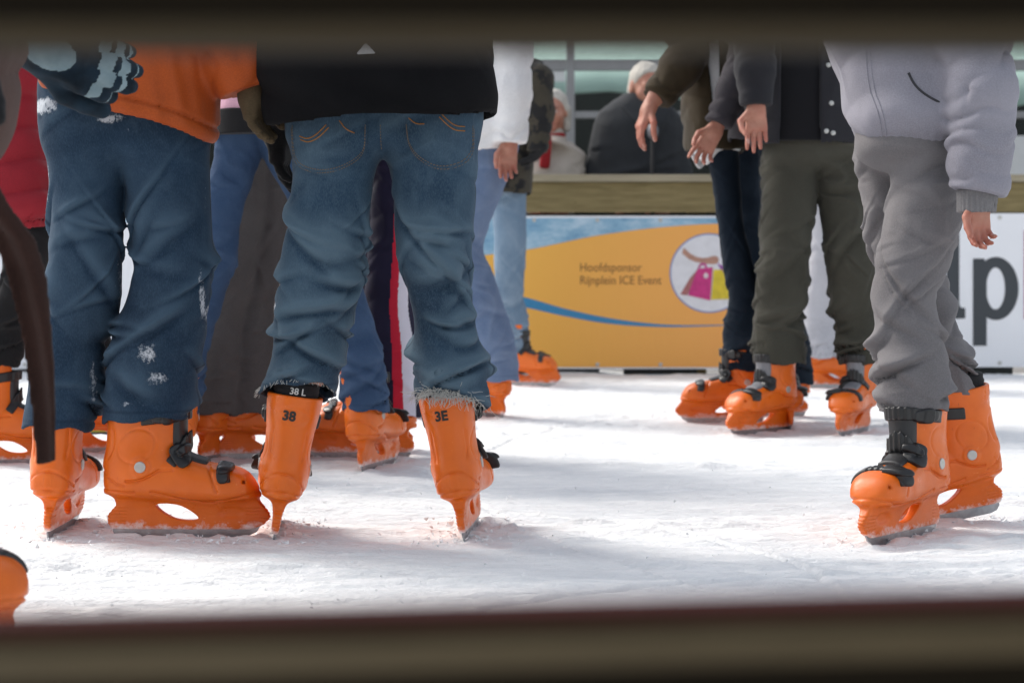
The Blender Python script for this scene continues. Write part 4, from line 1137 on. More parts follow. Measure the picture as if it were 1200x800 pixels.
# --- L: charcoal jacket over black shirt, olive trousers
LD = 6.35
LT = Trousers([leg(LD, [(110,896,966),(150,900,962),(190,895,957),(227,893,956),(265,892,952),(302,891,948),(340,887,945),(370,888,944),(400,885,947),(427,887,949)]), leg(LD, [(110,950,1020),(150,946,1016),(190,954,1017),(227,957,1018),(265,963,1020),(302,967,1022),(340,973,1025),(380,980,1029),(428,983,1034)])], 111, ankle_amp=.019, knee_amp=.014, cr=.0075, top=2.2, hem=((0, 0), (0, 0)), k=.010,
     pelvis=Loft([(Z(200,LD), X(956,LD), LD, .10, .11), (Z(180,LD), X(956,LD), LD, .155, .125), (Z(150,LD), X(956,LD), LD, .165, .13), (Z(110,LD), X(956,LD), LD, .16, .13)], 2.2))
OLIVE = m_cloth('olive_trouser_cloth', (.046, .044, .034), (.029, .028, .021), weave=260)
LJ = Jacket(torso(LD, [(172,880,1012),(120,872,1006),(60,862,1000)], .16, 1.52, 930, .21),
            [arm((886,-20,LD-.1,.075),(884,30,LD-.2,.068),(885,80,LD-.24,.062),(886,124,LD-.25,.052)), arm((985,-20,LD,.075),(1010,40,LD+.12,.066),(1015,110,LD+.2,.058),(1010,150,LD+.24,.05))], 113, amp=.006, arm_amp=.004)
CHAR = m_cloth('charcoal_cloth', (.018, .018, .022), (.012, .012, .015), weave=280)
SHB = m_cloth('black_shirt_cloth', (.006, .006, .008), weave=300)
def l_open(P):
    d = LJ.d(P); px = P[:, 0]*FPX/LD+600
    w = np.maximum(np.abs(px-930)-(22+.0*px), P[:, 1]*0-9)/FPX*LD
    return smax(d, -np.maximum(w, P[:, 1]-LD+.02), .006)
LH = [Hand(W(886,124,LD-.25), (0,-.12,-1), (-1,.1,0), .22, .95, .95, .05, .9, curls=[.12,.18,.22,.28]).flip(), Hand(W(1010,152,LD+.25), (0,0,-1), (-.4,-1,0), .3, .95)]
L_, _, Lj = person('skater in olive trousers and open charcoal jacket over a black shirt', SKATERS, (X(955,LD), LD), LT, OLIVE, LJ, CHAR,
       [(906,6.42,228,0,0,0),(1008,6.42,209,1,0,0)], Head((X(930,LD),LD,1.76),225), hands=LH, hair=(HAIRD,'short'), jfn=l_open, vox=.005, tname='trousers', grey=True)
build_part('shirt', lambda P: np.maximum(np.maximum(LJ.t.d(P, False)[0]+.016-.003*jit(P,1,12,4), -(LJ.t.d(P, False)[0]+.03)), np.maximum(Z(168,LD)-P[:, 2], P[:, 2]-1.5)), LJ.bounds(), .006, SHB, L_)
mb = MB()
for a, b in ((962,82),(965,126),(967,160),(959,158)):
    y = on_surface(LJ.d, X(a,LD), Z(b,LD), LD-.4, LD+.05)
    if y is not None:
        c = np.array((X(a,LD)-L_.location.x, y-L_.location.y, Z(b,LD))); n = 10
        MB().tube([c+np.array((0, -.006, 0)), c+np.array((0, -.004, 0)), c+np.array((0, .006, 0))], [.004, .008, .008], n).build('snap_button', RIVET, Lj)

# --- K: brown-olive coat, hand held out; K2: charcoal sleeve beside the olive trousers
KD = 6.85
KT = Trousers([leg(KD, [(110,826,870),(150,828,867),(227,836,868),(265,841,872),(302,846,880),(340,853,888),(380,858,891),(410,862,892),(434,862,893)]), leg(KD+.3, [(110,845,896),(150,846,894),(227,855,894),(302,866,906),(350,880,925),(400,893,938),(450,902,940)])], 121, ankle_amp=.009, knee_amp=.004)
KJ = Jacket(torso(KD, [(178,803,872),(130,800,874),(60,788,872)], .17, 1.5, 826, .18),
            [arm((828,-30,KD-.12,.085),(818,28,KD-.18,.080),(797,80,KD-.22,.068),(769,116,KD-.26,.055)), arm((850,-30,KD+.12,.08),(885,40,KD+.2,.07),(905,110,KD+.2,.06),(908,150,KD+.2,.05))], 123, amp=.006, arm_wave=.06, arm_amp=.007)
COATO = m_cloth('olive_brown_coat_cloth', (.036, .025, .012), (.022, .015, .007), weave=240)
def k_open(P):
    d = KJ.d(P); px = P[:, 0]*FPX/KD+600; py = HZ-(P[:, 2]-CAMH)*FPX/KD
    c = 829+(py-45)*.06; w = 8-.05*np.clip(py-45, 0, 200)
    w = np.where(py > 140, -5, w)
    return smax(d, -np.maximum((np.abs(px-c)-w)/FPX*KD, P[:, 1]-KD+.0), .005)
KH = [Hand(W(762,124,KD-.27), (-.45,-.05,-1), (.3,-1,.1), .5, 1.0, 1.0, .04, curls=[.34,.42,.5,.55]).flip(), Hand(W(908,152,KD+.2), (0,0,-1), (1,0,0), .3, .95)]
K_, _, _ = person('skater in brown-olive coat holding one cupped hand out above the rail', SKATERS, (X(848,KD), KD), KT, D6, KJ, COATO,
       [(868,6.86,268,0,0,0),(918,7.16,272,1,0,0)], Head((X(826,KD),KD,1.74),255), hands=KH, hair=(HAIRB,'short'), jfn=k_open, jname='coat', vox=.005)
build_part('shirt', lambda P: np.maximum(np.maximum(KJ.t.d(P, False)[0]+.016, -(KJ.t.d(P, False)[0]+.03)), np.maximum(Z(178,KD)+2.2*np.clip(-(X(832,KD)-P[:, 0]), 0, 1)*0-P[:, 2]-.055*np.exp(-((P[:, 0]-X(824,KD))/.03)**2), P[:, 2]-1.48)), (np.array(KJ.bounds()[0])-np.array((0,0,.05)), KJ.bounds()[1]), .006, JWHITE, K_)

MD2 = 6.62
QT = Trousers([leg(MD2, [(120,884,930),(200,890,938),(300,892,944),(400,894,942),(430,896,940)]), leg(MD2+.2, [(120,886,930),(200,890,938),(300,892,944),(430,896,940)])], 131)
QJ = Jacket(torso(MD2, [(165,852,930),(120,858,930),(60,862,932)], .14, 1.45, 893, .16),
            [arm((882,-20,MD2-.1,.066),(878,45,MD2-.12,.060),(861,102,MD2-.14,.054),(841,146,MD2-.16,.046)), arm((922,-20,MD2+.05,.07),(930,50,MD2+.1,.06),(930,110,MD2+.16,.052),(928,140,MD2+.18,.045))], 133, amp=.005, arm_amp=.005)
QH = [Hand(W(839,150,MD2-.16), (-.5,-.15,-.85), (-.85,-.3,.3), .3, .98, .95, .14, curls=[.2,.35,.42,.5]).flip(), Hand(W(928,142,MD2+.18), (0,0,-1), (-1,0,0), .3, .9)]
CHAR2 = m_cloth('plum_charcoal_cloth', (.040, .036, .042), (.028, .025, .03), weave=280)
person('skater behind the olive trousers, charcoal sleeve reaching out with open fingers', SKATERS, (X(905,MD2), MD2), QT, D6, QJ, CHAR2,
       [(916,6.66,180,0,0,0),(916,6.86,180,1,0,0)], Head((X(893,MD2),MD2,1.69),240), hands=QH, hair=(HAIRD,'short'), vox=.006)

# --- M: pale grey trousers far behind
MD = 8.9
MT = Trousers([leg(MD, [(150,940,992),(220,944,990),(300,946,990),(380,948,992),(420,946,994)]), leg(MD+.2, [(150,942,990),(300,946,988),(420,948,990)])], 141, ankle_amp=.006)
PALEG = m_cloth('pale_grey_cloth', (.42, .42, .45), (.34, .34, .37), weave=260)
MJ = Jacket(torso(MD, [(180,932,1000),(120,930,1002),(70,928,1004)], .15, 1.5, 966, .18),
            [arm((935,40,MD,.07),(925,100,MD,.06),(945,160,MD-.1,.05),(950,175,MD-.12,.045)), arm((995,40,MD,.07),(1003,100,MD,.06),(995,160,MD-.1,.05),(990,175,MD-.12,.045))], 143)
MG = [Hand(W(952,180,MD-.12), (.1,0,-1), (1,0,0), .4, .85, 1.2), Hand(W(988,180,MD-.12), (0,0,-1), (-1,0,0), .4, .85, 1.2)]
for g in MG: glove(MJ, g, GBLACK)
person('skater in pale grey trousers standing far behind the olive trousers', SKATERS, (X(966,MD), MD), MT, PALEG, MJ, JNAVY,
       [(962,8.95,90,1,0,0),(968,9.12,90,0,0,0)], Head((X(966,MD),MD,1.72),90), hair=(HAIRB,'short'), vox=.007, jvox=.008, tname='trousers', gloves=MG)

# --- spectators behind the rail
SPEC = 'spectators behind the rink fence'
JD = 10.95
def standing_legs(D, cx, w, ztop):
    rows = lambda dx: [(ztop, X(cx+dx, D), D, .09, .10), (.5, X(cx+dx, D), D, .08, .09), (.03, X(cx+dx, D), D, .075, .085)]
    return [Loft(rows(-w)), Loft(rows(w))]
JT = Trousers(standing_legs(JD, 748, 17, .98), 151, ankle_amp=.006)
JJ = Jacket(torso(JD, [(260,694,802),(200,691,803),(165,694,801),(142,700,795)], .18, 1.535, 748, .25),
            [arm((712,148,JD,.078),(700,200,JD,.07),(705,250,JD-.15,.06),(715,255,JD-.2,.05)), arm((785,148,JD,.078),(796,200,JD-.02,.07),(795,245,JD-.15,.06),(780,250,JD-.2,.05))], 153, amp=.008, arm_amp=.004)
JOH = [Hand(W(718,256,JD-.22), (1,-.3,-.2), (0,0,1), .6, .95), Hand(W(778,251,JD-.22), (-1,-.3,-.2), (0,0,1), .6, .95).flip()]
DARKJ = m_cloth('dark_jacket_cloth', (.028, .030, .034), (.019, .021, .024), weave=240)
o_, _, oj = person('white-haired older man in a dark jacket looking down behind the rail', SPEC, (X(748,JD), JD), JT, BLACKP, JJ, DARKJ, (), Head((X(757,JD), JD-.04, 1.635), 160, 14, 1.14), hands=JOH, hair=(HAIRW,'short'), vox=.008, jvox=.007, tname='trousers')
mb = MB()
for a, b in (((728,128),(764,172)),((786,128),(764,172)),((764,172),(764,205))):
    ribbon_on(mb, JJ.d, [a, ((a[0]+b[0])/2, (a[1]+b[1])/2), b], JD, .009, tuple(o_.location))
mb.build('lapels', DARKJ, oj)
stick = thing('walking_stick', (X(765,JD-.32), JD-.32, 0), 'black stick with a round grey knob held upright behind the rail', 'stick')
mb = MB().tube([(0,0,.02),(0,0,.7),(0,0,Z(158,JD-.32))], .013, 10); mb.build('shaft', LINER, stick, smooth=True)
zk = Z(153,JD-.32); mb = MB().tube([(0,0,zk-.05),(0,0,zk-.035),(0,0,zk-.015),(0,0,zk+.01),(0,0,zk+.03),(0,0,zk+.042)], [.014,.025,.031,.031,.022,.006], 14); mb.build('knob', m_plain('grey_knob', (.16,.16,.18), .45), stick, smooth=True)
WD = 10.9
WT = Trousers(standing_legs(WD, 645, 15, .9), 161, ankle_amp=.006)
WJ = Jacket(torso(WD, [(270,610,674),(205,612,673),(170,616,668)], .15, 1.33, 642, .18),
            [arm((620,162,WD,.07),(612,200,WD,.06),(625,245,WD-.15,.05),(632,250,WD-.2,.042)), arm((664,162,WD,.07),(672,200,WD,.06),(662,245,WD-.15,.05),(655,250,WD-.2,.042))], 163, amp=.006)
BEIGE = m_cloth('beige_coat_cloth', (.42, .37, .32), (.33, .29, .25), weave=240)
WH = [Hand(W(635,251,WD-.22), (1,-.3,-.2), (0,0,1), .6, .85), Hand(W(652,251,WD-.22), (-1,-.3,-.2), (0,0,1), .6, .85).flip()]
w_, _, wj = person('white-haired older woman in beige coat and red scarf behind the rail', SPEC, (X(645,WD), WD), WT, BLACKP, WJ, BEIGE, (), Head((X(648,WD), WD-.03, 1.49), 195, 8), hands=WH, hair=(HAIRW,'bob'), vox=.008, jvox=.007, tname='trousers', jname='coat')
def rscarf(P):
    q = P-np.array([X(647,WD), WD-.02, 1.345], f32)
    d = (np.sqrt((np.sqrt((q[:, 0]/1.0)**2+(q[:, 1]/1.0)**2)-.07)**2+(q[:, 2]*.8)**2)-.032)
    a = smax(np.abs(q[:, 0]+.03-.1*q[:, 2])-.032, np.abs(q[:, 1]+.15)-.02, .02); a = smax(a, np.abs(q[:, 2]+.1)-.1, .02)
    return smin(d+.022, a, .03)-.005*jit(P, .6, 30, 8)
c = np.array([X(647,WD), WD-.02, 1.32]); build_part('scarf', rscarf, (c-.26, c+.2), .006, m_cloth('red_scarf_cloth', (.30, .018, .022), weave=200), w_)
exec_setting = True

# ================================================================== the place
# --- ice: one sheet, finest where it is near
ICE_END = 10.16
def ice_sheet():
    ys = [1.2, 1.7, 2.1, 2.4]
    while ys[-1] < ICE_END: ys.append(min(ICE_END, ys[-1]+max(.006, ys[-1]**2/1188*.62)))
    ys = np.array([-.0, .6]+ys); xs = np.concatenate([[-14, -8, -5], np.linspace(-3.2, -1.35, 70)[:-1], np.linspace(-1.35, 1.35, 300), np.linspace(1.35, 3.2, 70)[1:], [5, 8, 14]])
    X_, Y_ = np.meshgrid(xs, ys, indexing='ij'); x = X_.ravel().astype(f32); y = Y_.ravel().astype(f32); o = np.zeros_like(x)
    n = lambda fx, fy, s: vnoise(x*fx, y*fy, o, s)
    wav = n(.7, 2.6, 1)*.010+n(1.6, 6, 2)*.007+n(3.5, 14, 3)*.005
    cl = np.clip(n(2.2, 7, 4)*.6+n(7, 16, 5)*.4+.05, 0, 1)          # ridges of scraped snow
    z = wav*.40+cl*(.012+.012*n(11, 46, 6)+.008*n(26, 90, 7))+.0027*n(13, 70, 11)+.0020*n(32, 130, 12)
    z = z+np.clip((y-9.75)/.35, 0, 1)*(.004+.02*np.clip(n(3, 9, 21)*.6+n(9, 20, 22)*.5+.15, 0, 1))
    for k_ in range(26):                                              # blade cuts: shallow arcs
        rr = random.Random(300+k_); cx, cy, ra = rr.uniform(-4, 4), rr.uniform(-3, 12), rr.uniform(1.2, 6)
        z = z-.005*np.exp(-((np.hypot(x-cx, y-cy)-ra)/.006)**2)+.004*np.exp(-((np.hypot(x-cx, y-cy)-ra-.014)/.008)**2)
    for cx, cy, yaw in CONTACTS:                                     # slush pushed up round the blades, a dip under them
        a = R(yaw); u = (x-cx)*math.sin(a)+(y-cy)*math.cos(a); v = (x-cx)*math.cos(a)-(y-cy)*math.sin(a)
        g = np.exp(-(v/.045)**2-(np.maximum(np.abs(u-.06)-.16, 0)/.05)**2)
        z = z*(1-g)+g*(.004+.012*np.clip(n(35, 60, 9)+.1, 0, 1))
        z = z-.006*np.exp(-(v/.012)**2-(np.maximum(np.abs(u-.06)-.16, 0)/.03)**2)
    V = np.stack([x, y, z], 1); a, b = len(xs), len(ys)
    i = np.arange(a*b).reshape(a, b); Q = np.stack([i[:-1, :-1].ravel(), i[1:, :-1].ravel(), i[1:, 1:].ravel(), i[:-1, 1:].ravel()], 1)
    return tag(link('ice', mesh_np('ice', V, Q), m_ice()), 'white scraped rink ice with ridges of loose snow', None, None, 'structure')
ice_sheet()
# loose crumbs of snow on the ice
rnd = random.Random(9); mb = MB()
for i in range(1500):
    if i < 900 and CONTACTS:
        cx, cy, yaw = CONTACTS[rnd.choice([0, 0, 1, 1, 2, 3, 3, 4, 5, 6])]; a = R(yaw); u = rnd.uniform(-.14, .26); v = rnd.gauss(0, .05); x = cx+u*math.sin(a)+v*math.cos(a); y = cy+u*math.cos(a)-v*math.sin(a); s = abs(rnd.gauss(0, .0024))+.001
    else: y = 2.6+rnd.random()**1.8*5; x = rnd.uniform(-.29, .29)*y; s = abs(rnd.gauss(0, .002))+.0008
    q = [(x+s*rnd.uniform(-1.4, 1.4), y+s*rnd.uniform(-1.4, 1.4), .004+s*rnd.uniform(-.6, 1.6)) for _ in range(5)]
    mb.add(q, [(0,1,2),(0,2,3),(0,3,1),(1,3,2),(0,2,4),(2,1,4),(1,0,4)])
tag(mb.build('snow_crumbs', m_plain('snow', (.84, .85, .86), .9)), 'loose crumbs of snow scattered on the ice', None, None, 'stuff')
PAVE = m_plain('grey_paving', (.26, .25, .24), .85, var=.3, scale=3, bs=.3, bscale=40)
mb = MB(); mb.add([(-300,-300,-.06),(300,-300,-.06),(300,600,-.06),(-300,600,-.06)], [(0,1,2,3)])
tag(mb.build('ground', PAVE), 'grey paved square around the rink', None, None, 'structure')

# --- near fence: two planks the picture is taken between
W_DARK = m_wood('dark_plank_wood', (.012, .008, .0026), (.007, .0045, .0015)); W_LIT = m_wood('lit_bevel_wood', (.075, .058, .032), (.05, .038, .02)); W_RED = m_wood('dark_red_stained_wood', (.050, .007, .006), (.03, .005, .004))
ND_ = .53
nf = thing('fence', (0, ND_, 0), 'near rink fence of dark wooden planks framing the view', 'fence')
def zz(py): return Z(py, ND_)
def plank(name, prof, mat, roll=0, cz=0, x=1.25, parent=nf):
    """prof: (y, z) outline run along x"""
    n = len(prof); v = [(-x, y, z-cz) for y, z in prof]+[(x, y, z-cz) for y, z in prof]
    f = [tuple(range(n)), tuple(range(n, 2*n))]+[(i, (i+1) % n, (i+1) % n+n, i+n) for i in range(n)]
    o = MB().add(v, f).build(name, mat, parent, (0, 0, cz)); o.rotation_euler.y = -R(roll); return o
zb = zz(722)
o = plank('plank', [(0, zz(784)-.0), (.0, .34), (.03, .34), (.03, zb-.004), (.012, zb-.004), (.010, zz(750))], W_DARK, 1.5, zb)
o.data.materials.append(W_LIT)  # sky light caught by the bevel, painted as paler wood
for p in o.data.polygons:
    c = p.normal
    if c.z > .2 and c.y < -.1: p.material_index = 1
plank('edge_strip', [(.0115, zz(752)), (.0115, zb), (.028, zb), (.028, zz(752))], W_RED, 1.5, zb)
zt = zz(50)
o = plank('plank', [(0, zz(26)), (.010, zt), (.03, zt), (.03, .80), (0, .80)], W_DARK, 0, zt)
o.data.materials.append(W_LIT)  # bounce from the ice on the lower bevel, painted as paler wood
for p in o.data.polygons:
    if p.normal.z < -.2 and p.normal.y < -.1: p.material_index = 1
for z0, z1 in ((.17,.325),(.02,.155),(.83,.98)): plank('plank', [(0,z0),(.03,z0),(.03,z1),(0,z1)], W_DARK, 0, z0)
for x in (-.95, .95): MB().box(x-.04, x+.04, .034, .11, -.05, 1.05).build('post', W_DARK, nf, bevel=.004)

# --- far fence with its banners
RD = 10.1
rf = thing('fence', (0, RD, 0), 'far rink fence with a broad weathered wooden top rail', 'fence')
RAIL = m_wood('greyed_rail_wood', (.25, .20, .10), (.17, .135, .065), (1, 9, 9), .8); RAILT = m_wood('pale_rail_wood', (.36, .32, .23), (.27, .235, .165), (1, 9, 9))
def zr(py): return Z(py, RD)
for x0, x1 in ((-9.1,-6.05),(-6.045,-3.0),(-2.995,.02),(.025,3.1),(3.105,6.1),(6.105,9.1)):
    MB().box(x0, x1, -.02, .02, zr(249), zr(214)).build('rail_board', RAIL, rf, bevel=.004)
    MB().box(x0, x1, -.05, .16, zr(213.5), zr(205)).build('rail_cap', RAILT, rf, bevel=.004)
for i in range(10): MB().box(-9+i*2-.05, -9+i*2+.05, .03, .12, -.05, zr(214)-.002).build('post', RAIL, rf, bevel=.005)
DKG = m_plain('dark_green_board', (.012, .02, .017), .7, var=.5, scale=3)
MB().box(-9.1, 9.1, .03-.008, .03-.001, .07, zr(250)).build('backing_board', DKG, rf)
rn = random.Random(3)
for i in range(31):
    x = -9+i*.6
    MB().box(x, x+rn.uniform(.28, .5), .0, .02, -.05, .072).build('kick_board', m_plain('kick_board_paint', rn.choice([(.02,.035,.03),(.03,.03,.028),(.012,.016,.014)]), .7) if i < 3 else bpy.data.materials['kick_board_paint'], rf)

BY = RD-.03
def bx(px): return X(px, BY)
def bz(py): return Z(py, BY)
WHITEB = m_plain('white_banner_vinyl', (.80, .81, .84), .5, var=.04, scale=2)
def m_water():
    m, nt, b = new_mat('ice_blue_print')
    n = noise(nt, 5, 6, (1, 1, 2.2), .7)
    r = nt.nodes.new('ShaderNodeValToRGB'); e = r.color_ramp.elements
    e[0].position = .30; e[0].color = (.10, .25, .42, 1); e[1].position = .72; e[1].color = (.50, .63, .72, 1)
    k = e.new(.5); k.color = (.24, .42, .56, 1)
    nt.links.new(n, r.inputs[0]); nt.links.new(r.outputs[0], b.inputs['Base Color']); b.inputs['Roughness'].default_value = .5; return m
def m_ban():
    m, nt, b = new_mat('orange_print')
    tc = N(nt, 'ShaderNodeTexCoord'); sp = N(nt, 'ShaderNodeSeparateXYZ'); nt.links.new(tc.outputs['Object'], sp.inputs[0])
    mr = N(nt, 'ShaderNodeMapRange'); mr.inputs[1].default_value = -.8; mr.inputs[2].default_value = .9; nt.links.new(sp.outputs['X'], mr.inputs[0])
    bump(nt, b, noise(nt, 5, 3, (1, 1, .3)), .35, .02)
    nt.links.new(mixc(nt, mr.outputs[0], (.80, .44, .055), (.82, .37, .09)), b.inputs['Base Color']); b.inputs['Roughness'].default_value = .5; return m
def flat(name, pts, mat, parent, layer, base):
    """a printed shape: pts in (x, z), laid 'layer' steps in front of the banner's face"""
    y = BY-.0012*layer-.003; n = len(pts)
    return MB().add([(x-base[0], y-base[1], z-base[2]) for x, z in pts], [tuple(range(n))]).build(name, mat, parent)
def curve(pts, n=8):
    k = smooth_keys(pts, n*len(pts)); return [(bx(a), bz(b)) for a, b in k]
def banner(x0, x1, y0, y1, mat, label):
    o = MB().box((bx(x0)-bx(x1))/2, (bx(x1)-bx(x0))/2, -.002, .004, 0, bz(y0)-bz(y1)).build('banner', mat, None, ((bx(x0)+bx(x1))/2, BY, bz(y1)))
    n = int((x1-x0)/62)
    for i in range(n):
        px = x0+12+(x1-x0-24)*i/(n-1)
        for py in (y0+5, y1-5):
            MB().tube([(bx(px)-o.location.x, -.0075, bz(py)-o.location.z), (bx(px)-o.location.x, -.006, bz(py)-o.location.z), (bx(px)-o.location.x, -.002, bz(py)-o.location.z)], [.006, .011, .011], 10).build('grommet', RIVET, o)
    return tag(o, label, 'banner', 'banners along the far rink fence')
bo = banner(392, 934, 253, 432, WHITEB, 'orange sponsor banner with blue swoosh and round shopping bag picture'); bb = tuple(bo.location)
flat('water_print', [(bx(395), bz(255.5)), (bx(931), bz(255.5)), (bx(931), bz(300)), (bx(395), bz(345))], m_water(), bo, 1, bb)
top = curve([(395,322),(470,312),(560,300),(615,293),(700,276),(790,265),(850,262),(931,266)])
flat('orange_field', top+[(bx(931), bz(430)), (bx(395), bz(430))], m_ban(), bo, 2, bb)
up = curve([(395,285),(480,310),(540,331),(575,341),(614,348),(660,361),(705,371),(777,380),(850,380.5)]); dn = curve([(395,300),(480,324),(540,345),(575,354),(614,360),(660,370),(705,378),(777,383),(850,381.5)])
SWO = m_plain('blue_print', (.035, .22, .42), .5, var=.1)
flat('blue_swoosh', up+dn[::-1], SWO, bo, 3, bb)
circ = lambda cx, cy, r, n=48: [(bx(cx+r*math.cos(2*math.pi*i/n)), bz(cy+r*math.sin(2*math.pi*i/n))) for i in range(n)]
flat('round_picture_rim', circ(831,320,46.5), m_plain('blue_rim_print', (.17,.25,.5), .5), bo, 3, bb)
rp = flat('round_picture', circ(831,320,44.8), m_plain('white_print', (.72,.72,.75), .5), bo, 4, bb)
fl = lambda nm, ps, c, la: flat(nm, [(bx(a), bz(b)) for a, b in ps], m_plain(nm+'_print', c, .5, var=.25, scale=30), rp, la, bb)
fl('arm_picture', rounded([(801,290),(812,300),(826,303),(838,299),(843,303),(840,310),(826,309),(810,306),(799,297)],1), (.48,.26,.19), 5)
fl('arm_sleeve_picture', [(797,345),(808,326),(817,316),(814,330),(805,346)], (.40,.14,.14), 5)
fl('pink_bag_picture', [(806,346),(817,315),(835,313),(832,352)], (.60,.03,.22), 6)
fl('pink_bag_handle_picture', rounded([(817,316),(820,308),(827,308),(829,314),(826,314),(825,311),(821,311),(819,316)],1), (.55,.1,.3), 7)
fl('bag_flower_picture', [(824,322),(827,319),(830,322),(829,326),(825,326)], (.75,.6,.65), 7)
fl('yellow_bag_picture', [(836,316),(846,316),(862,350),(833,351)], (.72,.56,.03), 6)
fl('violet_bag_picture', [(840,308),(848,312),(868,346),(862,349)], (.30,.08,.36), 5)
def lettering(body, px, py, hpx, mat, parent, layer, base, wpx=None, bold=.0):
    me = text_mesh(body, 1.0, bold)
    co = np.empty(len(me.vertices)*3, f32); me.vertices.foreach_get('co', co); co = co.reshape(-1, 3)
    s = hpx*BY/FPX/.7; sx = (wpx*BY/FPX)/(co[:, 0].max()-co[:, 0].min()) if wpx else s
    out = np.stack([bx(px)+(co[:, 0]-co[:, 0].min())*sx-base[0], np.full(len(co), BY-.0012*layer-.003-base[1]), bz(py)+co[:, 1]*s-base[2]], 1).astype(f32)
    me.vertices.foreach_set('co', out.ravel()); me.update(); return link('lettering', me, mat, parent)
TXB = m_plain('brown_print', (.27, .125, .035), .6, var=.05); TXG = m_plain('grey_print', (.22, .2, .18), .6, var=.05)
lettering('Hoofdsponsor', 680, 318, 10, TXB, bo, 4, bb, 72)
lettering('Rijnplein ICE Event', 680, 333, 10, TXB, bo, 4, bb, 95)
wb = banner(937, 1480, 250, 430, WHITEB, 'white banner with large dark lower case letters'); wbb = tuple(wb.location)
SLATE = m_plain('slate_print', (.035, .042, .05), .5, var=.08); PINKP = m_plain('dark_pink_print', (.40, .06, .10), .5)
S = lambda ps: [(bx(a), bz(b)) for a, b in ps]
flat('lettering', S([(1109,272),(1124,272),(1124,356),(1125.5,360),(1131,361),(1131,373),(1120,373.5),(1112,370),(1109,362)]), SLATE, wb, 1, wbb)
def ring_p():
    n = 40; o = [(1167+26.5*math.cos(t), 338+37*math.sin(t)) for t in [2*math.pi*i/n for i in range(n)]]
    i_ = [(1166.5+11*math.cos(t), 338+24.5*math.sin(t)) for t in [2*math.pi*i/n for i in range(n)]]
    v = [(bx(a)-wbb[0], BY-.0042-wbb[1], bz(b)-wbb[2]) for a, b in o+i_]; return v, [(k, (k+1) % n, (k+1) % n+n, k+n) for k in range(n)]
v, f = ring_p(); MB().add(v, f).build('lettering', SLATE, wb)
flat('lettering', S([(1140,303),(1153,303),(1156,312),(1156,405),(1140,405)]), SLATE, wb, 2, wbb)
flat('lettering', S([(1199.8,270),(1214,270),(1214,374),(1199.8,374)]), PINKP, wb, 1, wbb)
lb = banner(-330, 389, 253, 432, WHITEB, 'pale blue and white banner with teal blocks behind the left skaters'); lbb = tuple(lb.location)
flat('water_print', S([(-327,256),(386,256),(386,300),(-327,300)]), m_water(), lb, 1, lbb)
flat('white_field', S([(-327,262),(120,262),(386,258),(386,429),(-327,429)]), WHITEB, lb, 2, lbb)
flat('teal_block', S([(338,263),(350,263),(350,281),(338,281)]), m_plain('teal_print', (.02,.38,.42), .5), lb, 3, lbb)
flat('blue_block', S([(-12,352),(9,352),(9,362),(-12,362)]), m_plain('strong_blue_print', (.05,.2,.6), .5), lb, 3, lbb)
flat('green_block', S([(-14,366),(14,366),(14,384),(-14,384)]), m_plain('green_print', (.15,.34,.14), .5), lb, 3, lbb)

# --- small yellow marker cone on the ice
mk = thing('marker_cone', (X(118,6.35), 6.35, 0), 'small yellow marker cone on the ice behind the snowy jeans', 'cone')
YEL = m_plain('yellow_plastic', (.62, .55, .03), .5)
MB().tube([(0,0,.012),(0,0,.03),(0,0,.09),(0,0,.10)], [.045,.038,.016,.012], 16).build('cone', YEL, mk, smooth=True)
MB().box(-.055, .055, -.055, .055, -.004, .012).build('base', m_plain('black_base', (.02,.02,.02), .6), mk, bevel=.003)

# --- glazed front of the building across the square
SD = 16.0
def xs_(px): return X(px, SD)
def zs_(py): return Z(py, SD)
bd = thing('building', (0, SD, 0), 'glass fronted grey building across the square with a green sheet inside standing for a reflected roof', 'building')
MUL = m_plain('grey_mullion_paint', (.27, .27, .275), .5, var=.1); PANELW = m_plain('white_panel', (.62, .63, .63), .5, var=.06)
def m_glass():
    m, nt, b = new_mat('window_glass')
    b.inputs['Base Color'].default_value = (.02, .03, .03, 1); b.inputs['Roughness'].default_value = .06
    tr = N(nt, 'ShaderNodeBsdfTransparent'); tr.inputs[0].default_value = (.92, .95, .94, 1); mx = N(nt, 'ShaderNodeMixShader'); mx.inputs[0].default_value = .12
    nt.links.new(tr.outputs[0], mx.inputs[1]); nt.links.new(b.outputs[0], mx.inputs[2]); nt.links.new(mx.outputs[0], nt.nodes['Material Output'].inputs[0]); return m
GLASS = m_glass()
cols = [668.5+205*i for i in range(-7, 9)]
for i, c in enumerate(cols):
    MB().box(xs_(c)-.035, xs_(c)+.035, -.05, .05, 0, 4.1).build('mullion', MUL, bd, bevel=.004)
for nm, y0, y1 in (('transom',83,70),('transom',139,131)):
    for a, b in zip(cols[:-1], cols[1:]): MB().box(xs_(a)+.038, xs_(b)-.038, -.04, .04, zs_(y0), zs_(y1)).build(nm, MUL, bd, bevel=.003)
for a, b in zip(cols[:-1], cols[1:]):
    for z0, z1 in ((.5, zs_(139)), (zs_(131), zs_(83)), (zs_(70), 4.1)):
        w = MB().box(xs_(a)+.04, xs_(b)-.04, -.006, .006, z0+.003, z1-.003).build('window', GLASS, bd)
MB().box(xs_(cols[0]), xs_(cols[-1]), -.07, .09, -.06, .48).build('plinth', MUL, bd)
MB().box(xs_(cols[0]), xs_(cols[-1]), -.15, .2, 4.12, 4.7).build('fascia', PANELW, bd, bevel=.01)
MB().box(xs_(1172), xs_(1500), -.09, -.055, zs_(206), zs_(160)).build('panel', PANELW, bd, bevel=.004)
MB().box(xs_(640), xs_(662), -.03, -.012, zs_(96), zs_(84)).build('notice', PANELW, bd)
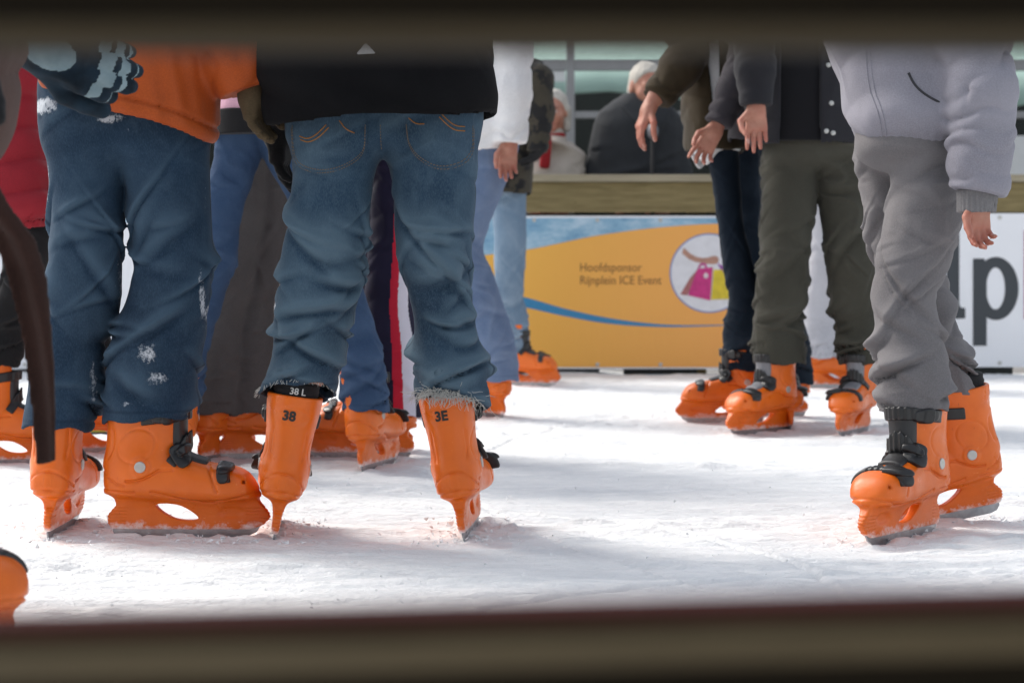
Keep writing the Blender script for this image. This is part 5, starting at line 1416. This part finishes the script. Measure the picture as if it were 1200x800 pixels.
DARKI = m_plain('dark_interior_wall', (.035, .035, .033), .9)
MB().box(xs_(cols[0]), xs_(cols[-1]), 4.2, 4.4, -.06, 4.1).build('back_wall', DARKI, bd)
for x in (xs_(cols[0])-.2, xs_(cols[-1])): MB().box(x, x+.2, -.1, 4.2, -.06, 4.1).build('side_wall', MUL, bd)
GRN = m_plain('reflected_green', (.62, .80, .73), .7, var=.15, scale=4)  # green of a roof mirrored in the windows
def reflection_sheet():  # sheet added behind the glass in place of the green roof's reflection
    v = []; n = 30; xs = np.linspace(xs_(cols[0])+.1, xs_(cols[-1])-.1, n)
    for x in xs:
        sag = .16*math.sin(x*1.3+.6)
        v += [(x, .5, 2.02+sag*.9), (x, .9, 2.35+sag*.5), (x, 1.6, 2.75+sag*.2), (x, 2.6, 3.1)]
    f = [(i*4+j, i*4+j+1, (i+1)*4+j+1, (i+1)*4+j) for i in range(n-1) for j in range(3)]
    o = MB().add(v, f).build('reflection_sheet', GRN, bd, smooth=True)
    so = o.modifiers.new('thick', 'SOLIDIFY'); so.thickness = .02
reflection_sheet()

# ================================================================== light and camera
w = bpy.data.worlds.new('World'); sc.world = w; w.use_nodes = True
nt = w.node_tree; bg = nt.nodes['Background']
sky = nt.nodes.new('ShaderNodeTexSky'); sky.sky_type = 'NISHITA'; sky.sun_disc = False
EL, AZ = R(45), R(-58)
sky.sun_elevation = EL; sky.sun_rotation = AZ; sky.dust_density = 2.5; sky.air_density = 1.2; sky.ozone_density = .8
hs = nt.nodes.new('ShaderNodeHueSaturation'); hs.inputs['Saturation'].default_value = .38   # thin white overcast over the blue
nt.links.new(sky.outputs[0], hs.inputs['Color']); nt.links.new(hs.outputs[0], bg.inputs[0]); bg.inputs[1].default_value = .15
sl = bpy.data.lights.new('sun', 'SUN'); sl.energy = 1.75; sl.angle = R(24); sl.color = (1, .945, .87)
so = bpy.data.objects.new('sun', sl); COL.objects.link(so)
dv = -Vector((math.sin(AZ)*math.cos(EL), math.cos(AZ)*math.cos(EL), math.sin(EL)))
so.rotation_euler = dv.to_track_quat('-Z', 'Y').to_euler(); so.location = (-4, 8, 9)
cam = bpy.data.cameras.new('camera'); co = bpy.data.objects.new('camera', cam); COL.objects.link(co); sc.camera = co
co.location = (0, 0, CAMH); co.rotation_euler = (R(90), 0, 0)
cam.sensor_width = 36; cam.lens = FPX/1200*36; cam.shift_y = -(400-HZ)/1200; cam.clip_start = .02; cam.clip_end = 2000
cam.dof.use_dof = True; cam.dof.focus_distance = 3.86; cam.dof.aperture_fstop = 5.9
sc.view_settings.view_transform = 'Standard'; sc.view_settings.look = 'None'; sc.view_settings.gamma = 1; sc.view_settings.exposure = .80
sc.cycles.use_denoising = True
